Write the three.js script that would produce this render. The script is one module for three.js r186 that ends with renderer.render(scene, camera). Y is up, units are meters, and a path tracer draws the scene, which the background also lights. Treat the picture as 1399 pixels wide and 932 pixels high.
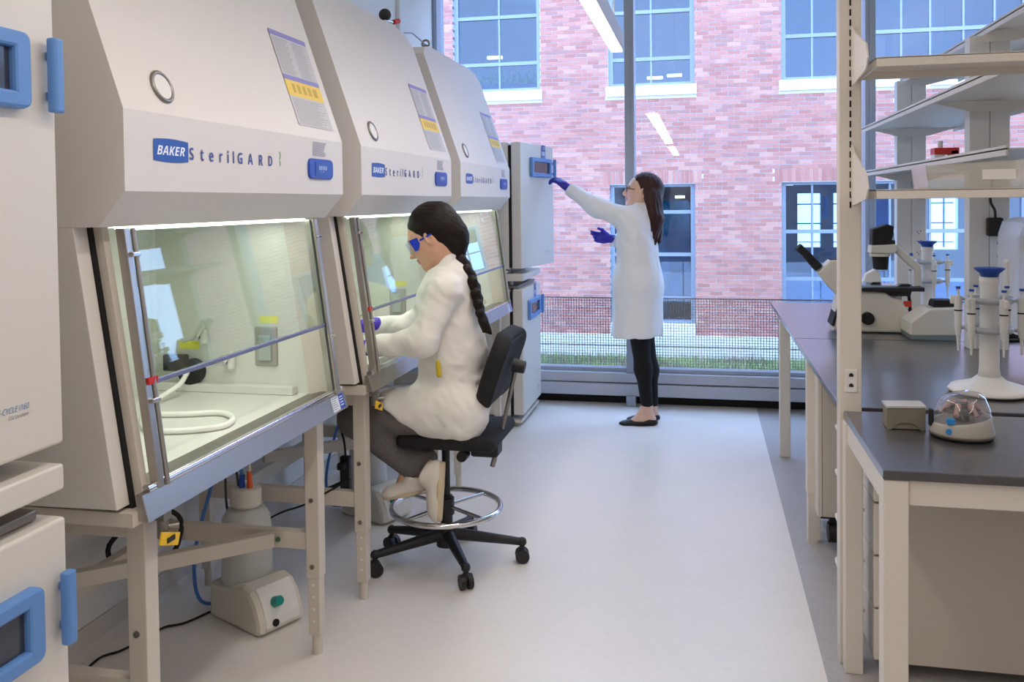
import * as THREE from 'three';
import { RoundedBoxGeometry } from 'three/addons/geometries/RoundedBoxGeometry.js';
import { ConvexGeometry } from 'three/addons/geometries/ConvexGeometry.js';
import { mergeGeometries, toCreasedNormals } from 'three/addons/utils/BufferGeometryUtils.js';
import { ImprovedNoise } from 'three/addons/math/ImprovedNoise.js';
import { RectAreaLightUniformsLib } from 'three/addons/lights/RectAreaLightUniformsLib.js';

// ---------------------------------------------------------------- camera, sky, lights, exposure
const W = 1399, H = 932, F = 1200, CAM = [0, 1.55, 0];
const YAW = 0.21385, PITCH = -0.02692, ROLL = -0.01137, SHIFT = 156.94;
const scene = new THREE.Scene();
const camera = new THREE.PerspectiveCamera(2 * Math.atan(H / 2 / F) * 180 / Math.PI, W / H, 0.05, 200);
camera.position.set(...CAM);
camera.rotation.set(PITCH, YAW, ROLL, 'YXZ');
camera.setViewOffset(W, H, 0, SHIFT, W, H);
camera.updateMatrixWorld();
const renderer = new THREE.WebGLRenderer({ antialias: true });
renderer.toneMapping = THREE.LinearToneMapping;
renderer.toneMappingExposure = 1.0;
renderer.shadowMap.enabled = true;
RectAreaLightUniformsLib.init();
const SKY = 5.0, ROOM_LAMP = 12, HOOD_LAMP = 8;
scene.background = new THREE.Color().setRGB(0.56, 0.80, 1.27);
scene.backgroundIntensity = SKY;
scene.environmentIntensity = SKY;

// ---------------------------------------------------------------- helpers
let seed = 7;
const rnd = () => { seed = (seed * 1664525 + 1013904223) >>> 0; return seed / 4294967296; };
const noise = new ImprovedNoise();
const v3 = (x, y, z) => new THREE.Vector3(x, y, z);
const camM = new THREE.Matrix4().makeRotationFromEuler(new THREE.Euler(PITCH, YAW, ROLL, 'YXZ'));
// a pixel of the photograph met with a plane: ax 0,1,2 = x,y,z
function onPlane(px, py, ax, val) {
  const d = v3((px - W / 2) / F, -(py - H / 2 + SHIFT) / F, -1).applyMatrix4(camM), o = v3(...CAM);
  const t = (val - o.getComponent(ax)) / d.getComponent(ax);
  return o.addScaledVector(d, t);
}
const P = (px, py, z) => onPlane(px, py, 2, z);
const names = {};
function numbered(n) { const k = names[n] = (names[n] ?? -1) + 1; return k ? `${n}_${String(k).padStart(3, '0')}` : n; }
function nonIdx(g) {
  g = g.index ? g.toNonIndexed() : g;
  for (const k of Object.keys(g.attributes)) if (!['position', 'normal', 'uv'].includes(k)) g.deleteAttribute(k);
  if (!g.attributes.uv) g.setAttribute('uv', new THREE.BufferAttribute(new Float32Array(g.attributes.position.count * 2), 2));
  if (!g.attributes.normal) g.computeVertexNormals();
  g.morphAttributes = {}; g.clearGroups?.();
  return g;
}
const merge = (gs) => gs.length === 1 ? gs[0] : mergeGeometries(gs.map(nonIdx));
function mesh(name, geo, mat, parent) {
  const m = new THREE.Mesh(Array.isArray(geo) ? merge(geo) : geo, mat);
  m.name = name; m.castShadow = m.receiveShadow = true;
  if (parent) parent.add(m);
  return m;
}
function thing(name, label, category, pos = [0, 0, 0], group, turn = 0) {
  const o = new THREE.Group(); o.name = numbered(name); o.position.set(...pos); o.rotation.y = turn;
  o.userData = { label, category }; if (group) o.userData.group = group;
  scene.add(o); return o;
}
function solo(name, geo, mat, label, category, pos = [0, 0, 0], group) {
  const m = mesh(numbered(name), geo, mat, scene); m.position.set(...pos);
  m.userData = { label, category }; if (group) m.userData.group = group; return m;
}
function struct(name, pos = [0, 0, 0]) { const o = new THREE.Group(); o.name = name; o.position.set(...pos); o.userData = { kind: 'structure' }; scene.add(o); return o; }
function copyOf(src, pos, label, group) {
  const c = src.clone(); c.name = numbered(src.name.replace(/_\d{3}$/, '')); c.userData = { ...src.userData };
  if (label) c.userData.label = label; if (group) c.userData.group = group;
  c.position.set(...pos); scene.add(c); return c;
}
const tr = (g, x = 0, y = 0, z = 0) => g.translate(x, y, z);
const box = (w, h, d, x = 0, y = 0, z = 0, r = 0, s = 2) => tr(r ? new RoundedBoxGeometry(w, h, d, s, r) : new THREE.BoxGeometry(w, h, d), x, y, z);
// box from corner to corner
const bx = (x0, x1, y0, y1, z0, z1, r = 0) => box(Math.abs(x1 - x0), Math.abs(y1 - y0), Math.abs(z1 - z0), (x0 + x1) / 2, (y0 + y1) / 2, (z0 + z1) / 2, r);
function rod(a, b, r0, r1 = r0, n = 16, caps = true) {
  a = Array.isArray(a) ? v3(...a) : a; b = Array.isArray(b) ? v3(...b) : b;
  const d = b.clone().sub(a), g = new THREE.CylinderGeometry(r1, r0, d.length(), n, 1, !caps);
  g.applyQuaternion(new THREE.Quaternion().setFromUnitVectors(v3(0, 1, 0), d.clone().normalize()));
  return tr(g, (a.x + b.x) / 2, (a.y + b.y) / 2, (a.z + b.z) / 2);
}
function bar(a, b, w, h) { // square bar between two points
  a = v3(...a); b = v3(...b); const d = b.clone().sub(a);
  const g = new RoundedBoxGeometry(w, h, d.length(), 1, Math.min(w, h) * 0.08);
  const m = new THREE.Matrix4().lookAt(a, b, v3(0, 1, 0)); g.applyMatrix4(m);
  return tr(g, (a.x + b.x) / 2, (a.y + b.y) / 2, (a.z + b.z) / 2);
}
const tube = (pts, r, seg = 40, n = 10, closed = false) => new THREE.TubeGeometry(new THREE.CatmullRomCurve3(pts.map((p) => Array.isArray(p) ? v3(...p) : p), closed), seg, r, n, closed);
const lathe = (pts, n = 32) => new THREE.LatheGeometry(pts.map((p) => new THREE.Vector2(...p)), n);
function prism(pts, z0, z1, bev = 0) { // outline in x,y extruded along z
  const s = new THREE.Shape(pts.map((p) => new THREE.Vector2(p[0], p[1])));
  const g = new THREE.ExtrudeGeometry(s, { depth: Math.abs(z1 - z0) - 2 * bev, bevelEnabled: bev > 0, bevelThickness: bev, bevelSize: bev, bevelOffset: -bev, bevelSegments: 2, curveSegments: 8 });
  return tr(g, 0, 0, Math.min(z0, z1) + bev);
}
function roundRect(w, h, r) {
  const s = new THREE.Shape(), x = -w / 2, y = -h / 2;
  s.moveTo(x + r, y); s.lineTo(x + w - r, y); s.quadraticCurveTo(x + w, y, x + w, y + r); s.lineTo(x + w, y + h - r); s.quadraticCurveTo(x + w, y + h, x + w - r, y + h);
  s.lineTo(x + r, y + h); s.quadraticCurveTo(x, y + h, x, y + h - r); s.lineTo(x, y + r); s.quadraticCurveTo(x, y, x + r, y); return s;
}
// naive surface nets over a signed distance function
function netMesh(f, lo, hi, h) {
  const n = [0, 1, 2].map((k) => Math.ceil((hi[k] - lo[k]) / h) + 2), [nx, ny, nz] = n;
  const fld = new Float32Array(nx * ny * nz), at = (i, j, k) => (k * ny + j) * nx + i;
  for (let k = 0; k < nz; k++) for (let j = 0; j < ny; j++) for (let i = 0; i < nx; i++) fld[at(i, j, k)] = f(lo[0] + i * h, lo[1] + j * h, lo[2] + k * h);
  const idx = new Int32Array(nx * ny * nz).fill(-1), pos = [], tri = [];
  for (let k = 0; k < nz - 1; k++) for (let j = 0; j < ny - 1; j++) for (let i = 0; i < nx - 1; i++) {
    let neg = 0; const c = [];
    for (let q = 0; q < 8; q++) { const d = fld[at(i + (q & 1), j + (q >> 1 & 1), k + (q >> 2))]; c.push(d); if (d < 0) neg++; }
    if (!neg || neg === 8) continue;
    let sx = 0, sy = 0, sz = 0, m = 0;
    for (let a = 0; a < 8; a++) for (const b of [1, 2, 4]) if (!(a & b)) {
      const e = a | b; if ((c[a] < 0) === (c[e] < 0)) continue;
      const t = c[a] / (c[a] - c[e]);
      sx += (a & 1) + (b === 1 ? t : 0); sy += (a >> 1 & 1) + (b === 2 ? t : 0); sz += (a >> 2) + (b === 4 ? t : 0); m++;
    }
    idx[at(i, j, k)] = pos.length / 3;
    pos.push(lo[0] + (i + sx / m) * h, lo[1] + (j + sy / m) * h, lo[2] + (k + sz / m) * h);
  }
  const quad = (a, b, c, d, flip) => { if (a < 0 || b < 0 || c < 0 || d < 0) return; if (flip) tri.push(a, c, b, a, d, c); else tri.push(a, b, c, a, c, d); };
  for (let k = 1; k < nz - 1; k++) for (let j = 1; j < ny - 1; j++) for (let i = 1; i < nx - 1; i++) {
    const s = fld[at(i, j, k)] < 0;
    if (s !== fld[at(i + 1, j, k)] < 0) quad(idx[at(i, j - 1, k - 1)], idx[at(i, j, k - 1)], idx[at(i, j, k)], idx[at(i, j - 1, k)], !s);
    if (s !== fld[at(i, j + 1, k)] < 0) quad(idx[at(i - 1, j, k - 1)], idx[at(i - 1, j, k)], idx[at(i, j, k)], idx[at(i, j, k - 1)], !s);
    if (s !== fld[at(i, j, k + 1)] < 0) quad(idx[at(i - 1, j - 1, k)], idx[at(i, j - 1, k)], idx[at(i, j, k)], idx[at(i - 1, j, k)], !s);
  }
  const g = new THREE.BufferGeometry();
  g.setAttribute('position', new THREE.Float32BufferAttribute(pos, 3));
  const uv = new Float32Array(pos.length / 3 * 2);
  for (let i = 0; i < uv.length / 2; i++) { uv[2 * i] = pos[3 * i] + pos[3 * i + 2]; uv[2 * i + 1] = pos[3 * i + 1]; }
  g.setAttribute('uv', new THREE.BufferAttribute(uv, 2));
  g.setIndex(tri); g.computeVertexNormals();
  return g;
}
const smin = (a, b, k) => { const h = Math.max(k - Math.abs(a - b), 0) / k; return Math.min(a, b) - h * h * k / 4; };
const smax = (a, b, k) => -smin(-a, -b, k);
function cone(a, b, ra, rb) { // tapered capsule
  const ax = a.x, ay = a.y, az = a.z, bxx = b.x - ax, by = b.y - ay, bz = b.z - az, l2 = bxx * bxx + by * by + bz * bz || 1e-9;
  return (x, y, z) => { const px = x - ax, py = y - ay, pz = z - az; let t = (px * bxx + py * by + pz * bz) / l2; t = t < 0 ? 0 : t > 1 ? 1 : t;
    const dx = px - bxx * t, dy = py - by * t, dz = pz - bz * t; return Math.sqrt(dx * dx + dy * dy + dz * dz) - (ra + (rb - ra) * t); };
}
function ell(c, r, q) { // ellipsoid, q = optional quaternion of its axes
  const iq = q ? q.clone().invert() : null, t = v3();
  return (x, y, z) => { t.set(x - c.x, y - c.y, z - c.z); if (iq) t.applyQuaternion(iq);
    const k0 = Math.hypot(t.x / r[0], t.y / r[1], t.z / r[2]), k1 = Math.hypot(t.x / r[0] ** 2, t.y / r[1] ** 2, t.z / r[2] ** 2); return k1 < 1e-9 ? -Math.min(...r) : k0 * (k0 - 1) / k1; };
}
const union = (k, ...fs) => (x, y, z) => { let d = fs[0](x, y, z); for (let i = 1; i < fs.length; i++) d = smin(d, fs[i](x, y, z), k); return d; };
const minus = (k, f, ...gs) => (x, y, z) => { let d = f(x, y, z); for (const g of gs) d = smax(d, -g(x, y, z), k); return d; };
const half = (p, n) => (x, y, z) => (x - p.x) * n.x + (y - p.y) * n.y + (z - p.z) * n.z; // negative behind the normal

// ---------------------------------------------------------------- materials
const mats = {};
function std(key, color, roughness = 0.5, metalness = 0, extra = {}) {
  if (mats[key]) return mats[key];
  const m = new THREE.MeshPhysicalMaterial({ color, roughness, metalness, ...extra }); m.name = key; return mats[key] = m;
}
function canvas(w, h, draw) {
  const c = document.createElement('canvas'); c.width = w; c.height = h; draw(c.getContext('2d'), w, h);
  const t = new THREE.CanvasTexture(c); t.colorSpace = THREE.SRGBColorSpace; t.anisotropy = 8; return t;
}
const print = (key, tex, roughness = 0.45, clear = false) => std(key, '#ffffff', roughness, 0, { map: tex, transparent: clear });
function grainTex(size, fn) {
  const d = new Uint8Array(size * size * 4);
  for (let j = 0; j < size; j++) for (let i = 0; i < size; i++) { const c = fn(i / size, j / size); for (let k = 0; k < 3; k++) d[(j * size + i) * 4 + k] = Math.max(0, Math.min(255, c[k] ?? c)); d[(j * size + i) * 4 + 3] = 255; }
  const t = new THREE.DataTexture(d, size, size); t.wrapS = t.wrapT = THREE.RepeatWrapping; t.magFilter = THREE.LinearFilter; t.minFilter = THREE.LinearMipmapLinearFilter; t.generateMipmaps = true; t.needsUpdate = true; return t;
}
const per = (x, y, f, s) => { // periodic noise on the unit square
  const a = noise.noise(x * f, y * f, s), b = noise.noise((x - 1) * f, y * f, s), c = noise.noise(x * f, (y - 1) * f, s), d = noise.noise((x - 1) * f, (y - 1) * f, s);
  return (a * (1 - x) + b * x) * (1 - y) + (c * (1 - x) + d * x) * y;
};
const floorGrain = grainTex(512, (x, y) => { const n = per(x, y, 6, 1) * 3 + per(x, y, 40, 2) * 3 + (rnd() - 0.5) * 5; return [236 + n, 232 + n, 227 + n]; });
floorGrain.colorSpace = THREE.SRGBColorSpace;
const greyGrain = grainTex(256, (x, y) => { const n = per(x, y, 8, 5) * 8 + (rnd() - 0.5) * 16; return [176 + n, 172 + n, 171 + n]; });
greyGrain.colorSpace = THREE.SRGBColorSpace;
const topGrain = grainTex(256, (x, y) => { const n = (rnd() - 0.5) * 8 + per(x, y, 10, 9) * 6; return [74 + n, 72 + n, 75 + n]; });
topGrain.colorSpace = THREE.SRGBColorSpace;
const brushed = grainTex(256, (x, y) => 128 + per(x, y, 3, 3) * 30 + noise.noise(1.7, y * 90, 4) * 60 + (rnd() - 0.5) * 10);
const weave = grainTex(128, (x, y) => 128 + Math.sin(x * 6.2832 * 32) * 40 + Math.sin(y * 6.2832 * 32) * 40);
const tweed = grainTex(128, () => { const n = (rnd() - 0.5) * 70; return [104 + n, 100 + n, 98 + n]; }); tweed.colorSpace = THREE.SRGBColorSpace;
const M = {
  cabinet: std('cabinet_enamel', '#dfdad2', 0.42), hood: std('hood_enamel', '#e2ddd6', 0.42), stand: std('stand_enamel', '#d2cabd', 0.45), inc: std('incubator_enamel', '#dcd8cf', 0.4),
  steel: std('brushed_steel', '#b9b4ad', 0.32, 1, { roughnessMap: null, bumpMap: brushed, bumpScale: 0.0002 }), chrome: std('chrome', '#d4d4d6', 0.12, 1), steelD: std('dull_steel', '#8f8b86', 0.4, 1),
  liner: std('liner_steel', '#dfe0d9', 0.42, 0.15), linerW: std('white_liner', '#e9ebe6', 0.4),
  black: std('black_plastic', '#17171a', 0.5), rubber: std('black_rubber', '#0c0c0d', 0.7), blueP: std('blue_plastic', '#5f8fce', 0.4), blueC: std('clear_blue', '#2f8fd8', 0.35),
  screen: std('screen', '#3b3e4c', 0.12), white: std('white_plastic', '#e8e7e2', 0.4), offw: std('ivory_plastic', '#dbd7ca', 0.45), gray: std('gray_plastic', '#a8a49c', 0.5),
  red: std('red_plastic', '#cc2b25', 0.4), orange: std('orange_plastic', '#e25a2c', 0.45), yellow: std('yellow_tag', '#f2c321', 0.45), lemon: std('lemon_label', '#f1ee3a', 0.5), teal: std('teal_knob', '#0f8f86', 0.35),
  blue: std('deep_blue', '#1f4fb4', 0.35), hose: std('white_hose', '#f1f1ea', 0.4), bluehose: std('blue_hose', '#4b83cf', 0.35),
  frame: std('window_aluminium', '#a3adbb', 0.4, 0.35), glass: std('window_glass', '#f7fbff', 0.0, 0, { transmission: 1, thickness: 0, ior: 1.5 }),
  sash: std('sash_glass', '#f1f6f0', 0.0, 0, { transmission: 1, thickness: 0, ior: 1.5 }), wall: std('wall_paint', '#e4e4e2', 0.75), ceil: std('ceiling_paint', '#efeeea', 0.85),
  bench: std('bench_enamel', '#e0d9cf', 0.42), top: std('black_resin', '#ffffff', 0.3, 0, { map: topGrain, clearcoat: 0.8, clearcoatRoughness: 0.2 }),
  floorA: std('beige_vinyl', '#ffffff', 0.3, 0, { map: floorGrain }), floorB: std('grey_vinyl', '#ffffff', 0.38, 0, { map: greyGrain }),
  coat: std('coat_cotton', '#eeece6', 0.85, 0, { sheen: 0.2, sheenRoughness: 0.8 }), coatB: std('coat_white', '#f1f2f4', 0.85, 0, { sheen: 0.2, sheenRoughness: 0.8 }),
  skin: std('skin', '#ffffff', 0.5, 0, { vertexColors: true }), hairD: std('dark_hair', '#1a100e', 0.55, 0, { specularIntensity: 0.5 }), hairB: std('brown_hair', '#3a221b', 0.5, 0, { specularIntensity: 0.6 }), tweed: std('grey_tweed', '#ffffff', 0.9, 0, { map: tweed }), blackCloth: std('black_cloth', '#09090b', 0.9),
  navy: std('navy_cloth', '#1c2232', 0.85), glove: std('violet_glove', '#4a2fc0', 0.5), gloveB: std('blue_glove', '#2a21a0', 0.5), canvasShoe: std('white_canvas', '#dcd6cb', 0.8), rubberSole: std('cream_sole', '#cdbd9c', 0.7), chairCloth: std('black_upholstery', '#141416', 0.8),
};
M.tweed.map.repeat.set(14, 14);
const face = (w, h, mat, name, parent, pos, rot) => { const m = mesh(name, new THREE.PlaneGeometry(w, h), mat, parent); m.position.set(...pos); m.rotation.set(...rot, 'ZYX'); return m; };
function metreUV(g, s = 1) {
  g = nonIdx(g); const p = g.attributes.position, n = g.attributes.normal, u = g.attributes.uv;
  for (let i = 0; i < p.count; i++) {
    const a = [Math.abs(n.getX(i)), Math.abs(n.getY(i)), Math.abs(n.getZ(i))], x = p.getX(i), y = p.getY(i), z = p.getZ(i);
    if (a[1] >= a[0] && a[1] >= a[2]) u.setXY(i, x * s, z * s); else if (a[0] >= a[2]) u.setXY(i, z * s, y * s); else u.setXY(i, x * s, y * s);
  }
  return g;
}
// ---------------------------------------------------------------- the room
const XL = -2.1, XR = 4.6, ZB = 3.6, ZG = -6.75, YC = 3.45;
{
  const f = struct('floor');
  mesh('beige_vinyl', metreUV(bx(XL - 0.2, 0.385, -0.06, 0, ZG - 0.12, ZB), 0.8), M.floorA, f);
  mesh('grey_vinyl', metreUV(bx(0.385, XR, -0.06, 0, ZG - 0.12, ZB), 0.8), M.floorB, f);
  const wl = struct('wall_left'); mesh('plaster', bx(XL - 0.2, XL, 0, YC, ZG - 0.12, ZB), M.wall, wl);
  mesh('window_pier', bx(XL, XL + 0.03, 0, YC, ZG + 0.02, -5.9), M.wall, wl);
  const wr = struct('wall_right'); mesh('plaster', bx(XR, XR + 0.2, 0, YC, ZG - 0.12, ZB), M.wall, wr);
  const wb = struct('wall_back'); mesh('plaster', bx(XL - 0.2, XR + 0.2, 0, YC, ZB, ZB + 0.2), M.wall, wb);
  const c = struct('ceiling'); mesh('plaster', bx(XL - 0.2, XR + 0.2, YC, YC + 0.25, ZG - 0.12, ZB + 0.2), M.ceil, c);
  const bb = struct('baseboard_left'); mesh('cove_base', prism([[XL, 0], [XL + 0.03, 0], [XL + 0.012, 0.03], [XL + 0.008, 0.1], [XL, 0.1]], ZG + 0.1, ZB), std('cove_base', '#cfcac3', 0.6), bb);
}
// the window wall: sill box, mullions, panes, transom under the ceiling
{
  const w = struct('window_1');
  mesh('sill_box', [bx(XL, XR, 0.075, 0.165, -6.64, -6.9, 0.004), bx(XL, XR, 0.172, 0.245, -6.66, -6.9, 0.004)], std('sill_enamel', '#b9bcc6', 0.4, 0.1), w);
  mesh('sill_recess', bx(XL, XR, 0, 0.075, -6.74, -6.9), M.rubber, w);
  mesh('sill_trim', bx(XL, XR, 0.245, 0.275, -6.71, -6.8, 0.003), M.frame, w);
  mesh('head_rail', bx(XL, XR, YC - 0.12, YC, -6.7, -6.86), M.frame, w);
  for (const x of [-2.24 + 0.14 + 0.03, -0.535, 1.17, 2.875]) {
    mesh('mullion', [bx(x - 0.036, x + 0.036, 0.25, YC, -6.66, -6.86, 0.004), bx(x - 0.008, x + 0.008, 0.25, YC, -6.652, -6.66)], M.frame, w);
  }
  mesh('mullion_foot', bx(-0.57, -0.50, 0, 0.08, -6.62, -6.74, 0.003), M.frame, w);
  const xs = [XL, -0.535, 1.17, 2.875, XR];
  for (let i = 0; i < 4; i++) mesh('pane', bx(xs[i] + 0.03, xs[i + 1] - 0.03, 0.27, YC - 0.12, -6.772, -6.78), M.glass, w);
}
// ---------------------------------------------------------------- the courtyard and the brick house across it
const ZF = -15, COURSE = 0.0677, BL = 0.193, MJ = 0.0097;
const upperWins = [[-4.29, -2.73], [-1.56, -0.12], [1.265, 4.95]], lowerWins = [[-1.55, -0.12], [1.265, 4.95]];
const US = 3.49, UT = 6.0, LS = -0.53, LH = 1.83;
const XA = -8.6, XB = 7.4, YT = 7.2, YB0 = -0.72;
{
  const g = struct('ground'); mesh('soil', bx(-14, 14, -1.4, -1.1, -15, -6.95), std('soil', '#5d5a44', 0.95), g);
  const fw = struct('wall_facade');
  // mortar core with real openings
  const s = new THREE.Shape(); s.moveTo(XA, YB0); s.lineTo(XB, YB0); s.lineTo(XB, YT); s.lineTo(XA, YT); s.closePath();
  const hole = (x0, x1, y0, y1) => { const h = new THREE.Path(); h.moveTo(x0, y0); h.lineTo(x0, y1); h.lineTo(x1, y1); h.lineTo(x1, y0); h.closePath(); s.holes.push(h); };
  for (const [a, b] of upperWins) hole(a, b, US - 0.17, UT);
  for (const [a, b] of lowerWins) hole(a, b, LS - 0.19, LH);
  mesh('mortar_core', tr(new THREE.ExtrudeGeometry(s, { depth: 0.3, bevelEnabled: false }), 0, 0, ZF - 0.312), std('mortar', '#e6dfdc', 0.95), fw);
  const plinth = std('plinth_stone', '#d8d3c4', 0.85);
  mesh('plinth_course', bx(XA, XB, -0.9, YB0, ZF - 0.3, ZF + 0.05, 0.01), plinth, fw);
  mesh('plinth_base', bx(XA, XB, -1.2, -0.91, ZF - 0.3, ZF + 0.03), plinth, fw);
  const sillM = std('sill_stone', '#f2f0ea', 0.7);
  for (const [a, b] of upperWins) mesh('window_sill', bx(a - 0.03, b + 0.03, US - 0.17, US, ZF - 0.3, ZF + 0.06, 0.006), sillM, fw);
  for (const [a, b] of lowerWins) mesh('window_sill', bx(a - 0.0, b + 0.0, LS - 0.19, LS, ZF - 0.3, ZF + 0.05, 0.006), sillM, fw);
  // bricks: running bond, soldier course over the lower windows
  const tones = ['#bd7f72', '#b4766a', '#c28778', '#b87b70', '#ad6f64', '#c89181', '#b88076', '#a9766d'].map((t) => new THREE.Color(t));
  const brickM = tones.map((t, i) => std('brick_tone_' + i, t, 0.9)), bg = new THREE.BoxGeometry(BL, COURSE - MJ, 0.1), sg = new THREE.BoxGeometry(COURSE - MJ, BL + 0.02, 0.1);
  const all = [];
  const soldier = [LH, LH + 0.235];
  const blocked = (y0, y1) => {
    const r = [];
    for (const [a, b] of upperWins) { if (y1 > US + 0.01 && y0 < UT) r.push([a, b]); else if (y1 > US - 0.165 && y0 < US - 0.01) r.push([a - 0.03, b + 0.03]); }
    for (const [a, b] of lowerWins) { if (y1 > LS - 0.185 && y0 < LH - 0.02) r.push([a, b]); else if (y1 > soldier[0] && y0 < soldier[1] - 0.015) r.push([a - 0.112, b + 0.112]); }
    return r;
  };
  let row = 0;
  for (let y = YB0 + COURSE / 2; y < YT - 0.02; y += COURSE, row++) {
    for (let x = XA + (row % 2 ? 0.1 : 0.0) + 0.1; x < XB - 0.1; x += BL + MJ) {
      const z = ZF + (rnd() - 0.5) * 0.006 - 0.05;
      let parts = [[x - BL / 2, x + BL / 2]];
      for (const [a, b] of blocked(y - 0.029, y + 0.029)) parts = parts.flatMap(([p, q]) => q <= a || p >= b ? [[p, q]] : [[p, a], [b, q]].filter(([m, n]) => n - m > 0.02));
      for (const [p, q] of parts) all.push([(p + q) / 2, y, z, 0, (q - p) / BL]);
    }
  }
  for (const [a, b] of lowerWins) for (let i = 0, k = Math.round((b - a + 0.22) / COURSE), st = (b - a + 0.22) / k, x = a - 0.11 + st / 2; i < k; i++, x += st) all.push([x, (soldier[0] + soldier[1]) / 2, ZF - 0.05, 1, 1]);
  // the 300 that show largest: around the middle window, plainly seen
  const geoOf = [bg, sg];
  const score = (p) => Math.hypot((p[0] - 0.55) / 1.3, (p[1] - 1.6) / 1.9);
  all.sort((p, q) => score(p) - score(q));
  const pick = () => Math.floor(Math.pow(rnd(), 1.3) * tones.length);
  all.slice(0, 300).forEach((p, i) => { const m = mesh(i ? 'brick_' + String(i).padStart(3, '0') : 'brick', geoOf[p[3]], brickM[pick()], fw); m.position.set(p[0], p[1], p[2]); m.scale.x = p[4]; });
  for (let kind = 0; kind < 2; kind++) {
    const rest = all.slice(300).filter((p) => p[3] === kind), im = new THREE.InstancedMesh(geoOf[kind], std('brick_rest', '#ffffff', 0.9), rest.length), m4 = new THREE.Matrix4();
    rest.forEach((p, i) => { im.setMatrixAt(i, m4.makeScale(p[4], 1, 1).setPosition(p[0], p[1], p[2])); im.setColorAt(i, tones[pick()]); });
    im.name = ['running_bricks', 'soldier_bricks'][kind]; im.userData = { kind: 'stuff' }; im.castShadow = im.receiveShadow = true; fw.add(im);
  }
  // behind the openings: floors, ceilings, back wall with openings to the sky beyond
  const inr = struct('house_interior'), im = std('far_room_paint', '#e0dfda', 0.8), zb = -21;
  mesh('lower_floor', bx(XA, XB, -1.4, -1.2, ZF - 0.32, zb), std('far_floor', '#a9a59c', 0.6), inr);
  mesh('lower_ceiling', bx(XA, XB, 2.45, 2.75, ZF - 0.32, zb), im, inr); mesh('upper_ceiling', bx(XA, XB, 6.3, 6.5, ZF - 0.32, zb), im, inr);
  const bs = new THREE.Shape(); bs.moveTo(XA, -1.4); bs.lineTo(XB, -1.4); bs.lineTo(XB, 6.5); bs.lineTo(XA, 6.5); bs.closePath();
  for (const [x0, x1, y0, y1] of [[2.12, 2.62, 0.45, 1.68], [2.9, 3.4, 0.45, 1.68], [-3.9, -3.3, 4.0, 5.6], [4.9, 5.5, 0.4, 1.7]]) { const h = new THREE.Path(); h.moveTo(x0, y0); h.lineTo(x0, y1); h.lineTo(x1, y1); h.lineTo(x1, y0); h.closePath(); bs.holes.push(h); }
  mesh('back_wall', tr(new THREE.ExtrudeGeometry(bs, { depth: 0.2, bevelEnabled: false }), 0, 0, zb - 0.2), im, inr);
  mesh('end_wall', bx(XA, XA + 0.2, -1.4, 6.5, ZF - 0.32, zb), im, inr); mesh('end_wall', bx(XB - 0.2, XB, -1.4, 6.5, ZF - 0.32, zb), im, inr); mesh('partition', bx(0.5, 0.62, -1.2, 6.3, ZF - 0.4, zb), im, inr);
  const bars = []; for (const x of [2.12, 2.9, 4.9]) bars.push(bx(x + 0.29, x + 0.325, 0.45, 1.68, zb + 0.02, zb - 0.02), bx(x, x + 0.5, 1.42, 1.45, zb + 0.02, zb - 0.02), bx(x, x + 0.5, 0.98, 1.01, zb + 0.02, zb - 0.02), bx(x, x + 0.5, 0.56, 0.58, zb + 0.02, zb - 0.02));
  mesh('glazing_bars', bars, M.frame, inr);
  // window frames and panes
  const fm = std('blue_grey_frame', '#8a94a3', 0.45, 0.2), pg = std('house_glass', '#cfe2f6', 0.02, 0, { transmission: 1, thickness: 0, ior: 1.6 });
  let wn = 2;
  const win = (x0, x1, y0, y1, muntX, muntY) => {
    const w = struct('window_' + wn++, [(x0 + x1) / 2, y0, ZF - 0.15]), cx = (x0 + x1) / 2, t = 0.075;
    mesh('window_frame', [bx(x0 - cx, x0 - cx + t, 0, y1 - y0, -0.05, 0.05), bx(x1 - cx - t, x1 - cx, 0, y1 - y0, -0.05, 0.05), bx(x0 - cx + t, x1 - cx - t, 0, t * 0.8, -0.05, 0.05), bx(x0 - cx + t, x1 - cx - t, y1 - y0 - t * 0.6, y1 - y0, -0.05, 0.05)], fm, w);
    const ys = [y0, ...muntY, y1], xs = [x0, ...muntX, x1];
    for (const y of muntY) mesh('transom', bx(x0 - cx + t, x1 - cx - t, y - y0 - 0.03, y - y0 + 0.03, -0.03, 0.045), fm, w);
    for (const x of muntX) mesh('glazing_bar', bx(x - cx - 0.015, x - cx + 0.015, 0, y1 - y0, -0.02, 0.03), fm, w);
    for (let i = 0; i + 1 < xs.length; i++) for (let j = 0; j + 1 < ys.length; j++) mesh('pane', bx(xs[i] - cx, xs[i + 1] - cx, ys[j] - y0, ys[j + 1] - y0, -0.006, 0.006), pg, w);
  };
  win(-4.29, -2.73, US, UT, [-3.475], [3.98, 4.8, 5.4]);
  win(-1.56, -0.12, US, UT, [-0.84], [3.955, 4.75, 5.4]);
  win(1.265, 4.95, US, UT, [1.757, 2.2, 2.65, 3.116, 3.546, 4.033, 4.482], [4.22, 4.95]);
  win(-1.55, -0.12, LS, LH, [], [-0.1, 0.64, 1.36]);
  win(1.265, 4.95, LS, LH, [1.757, 2.35, 2.95, 3.55, 4.15], [0.24, 1.02]);
}
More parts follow.
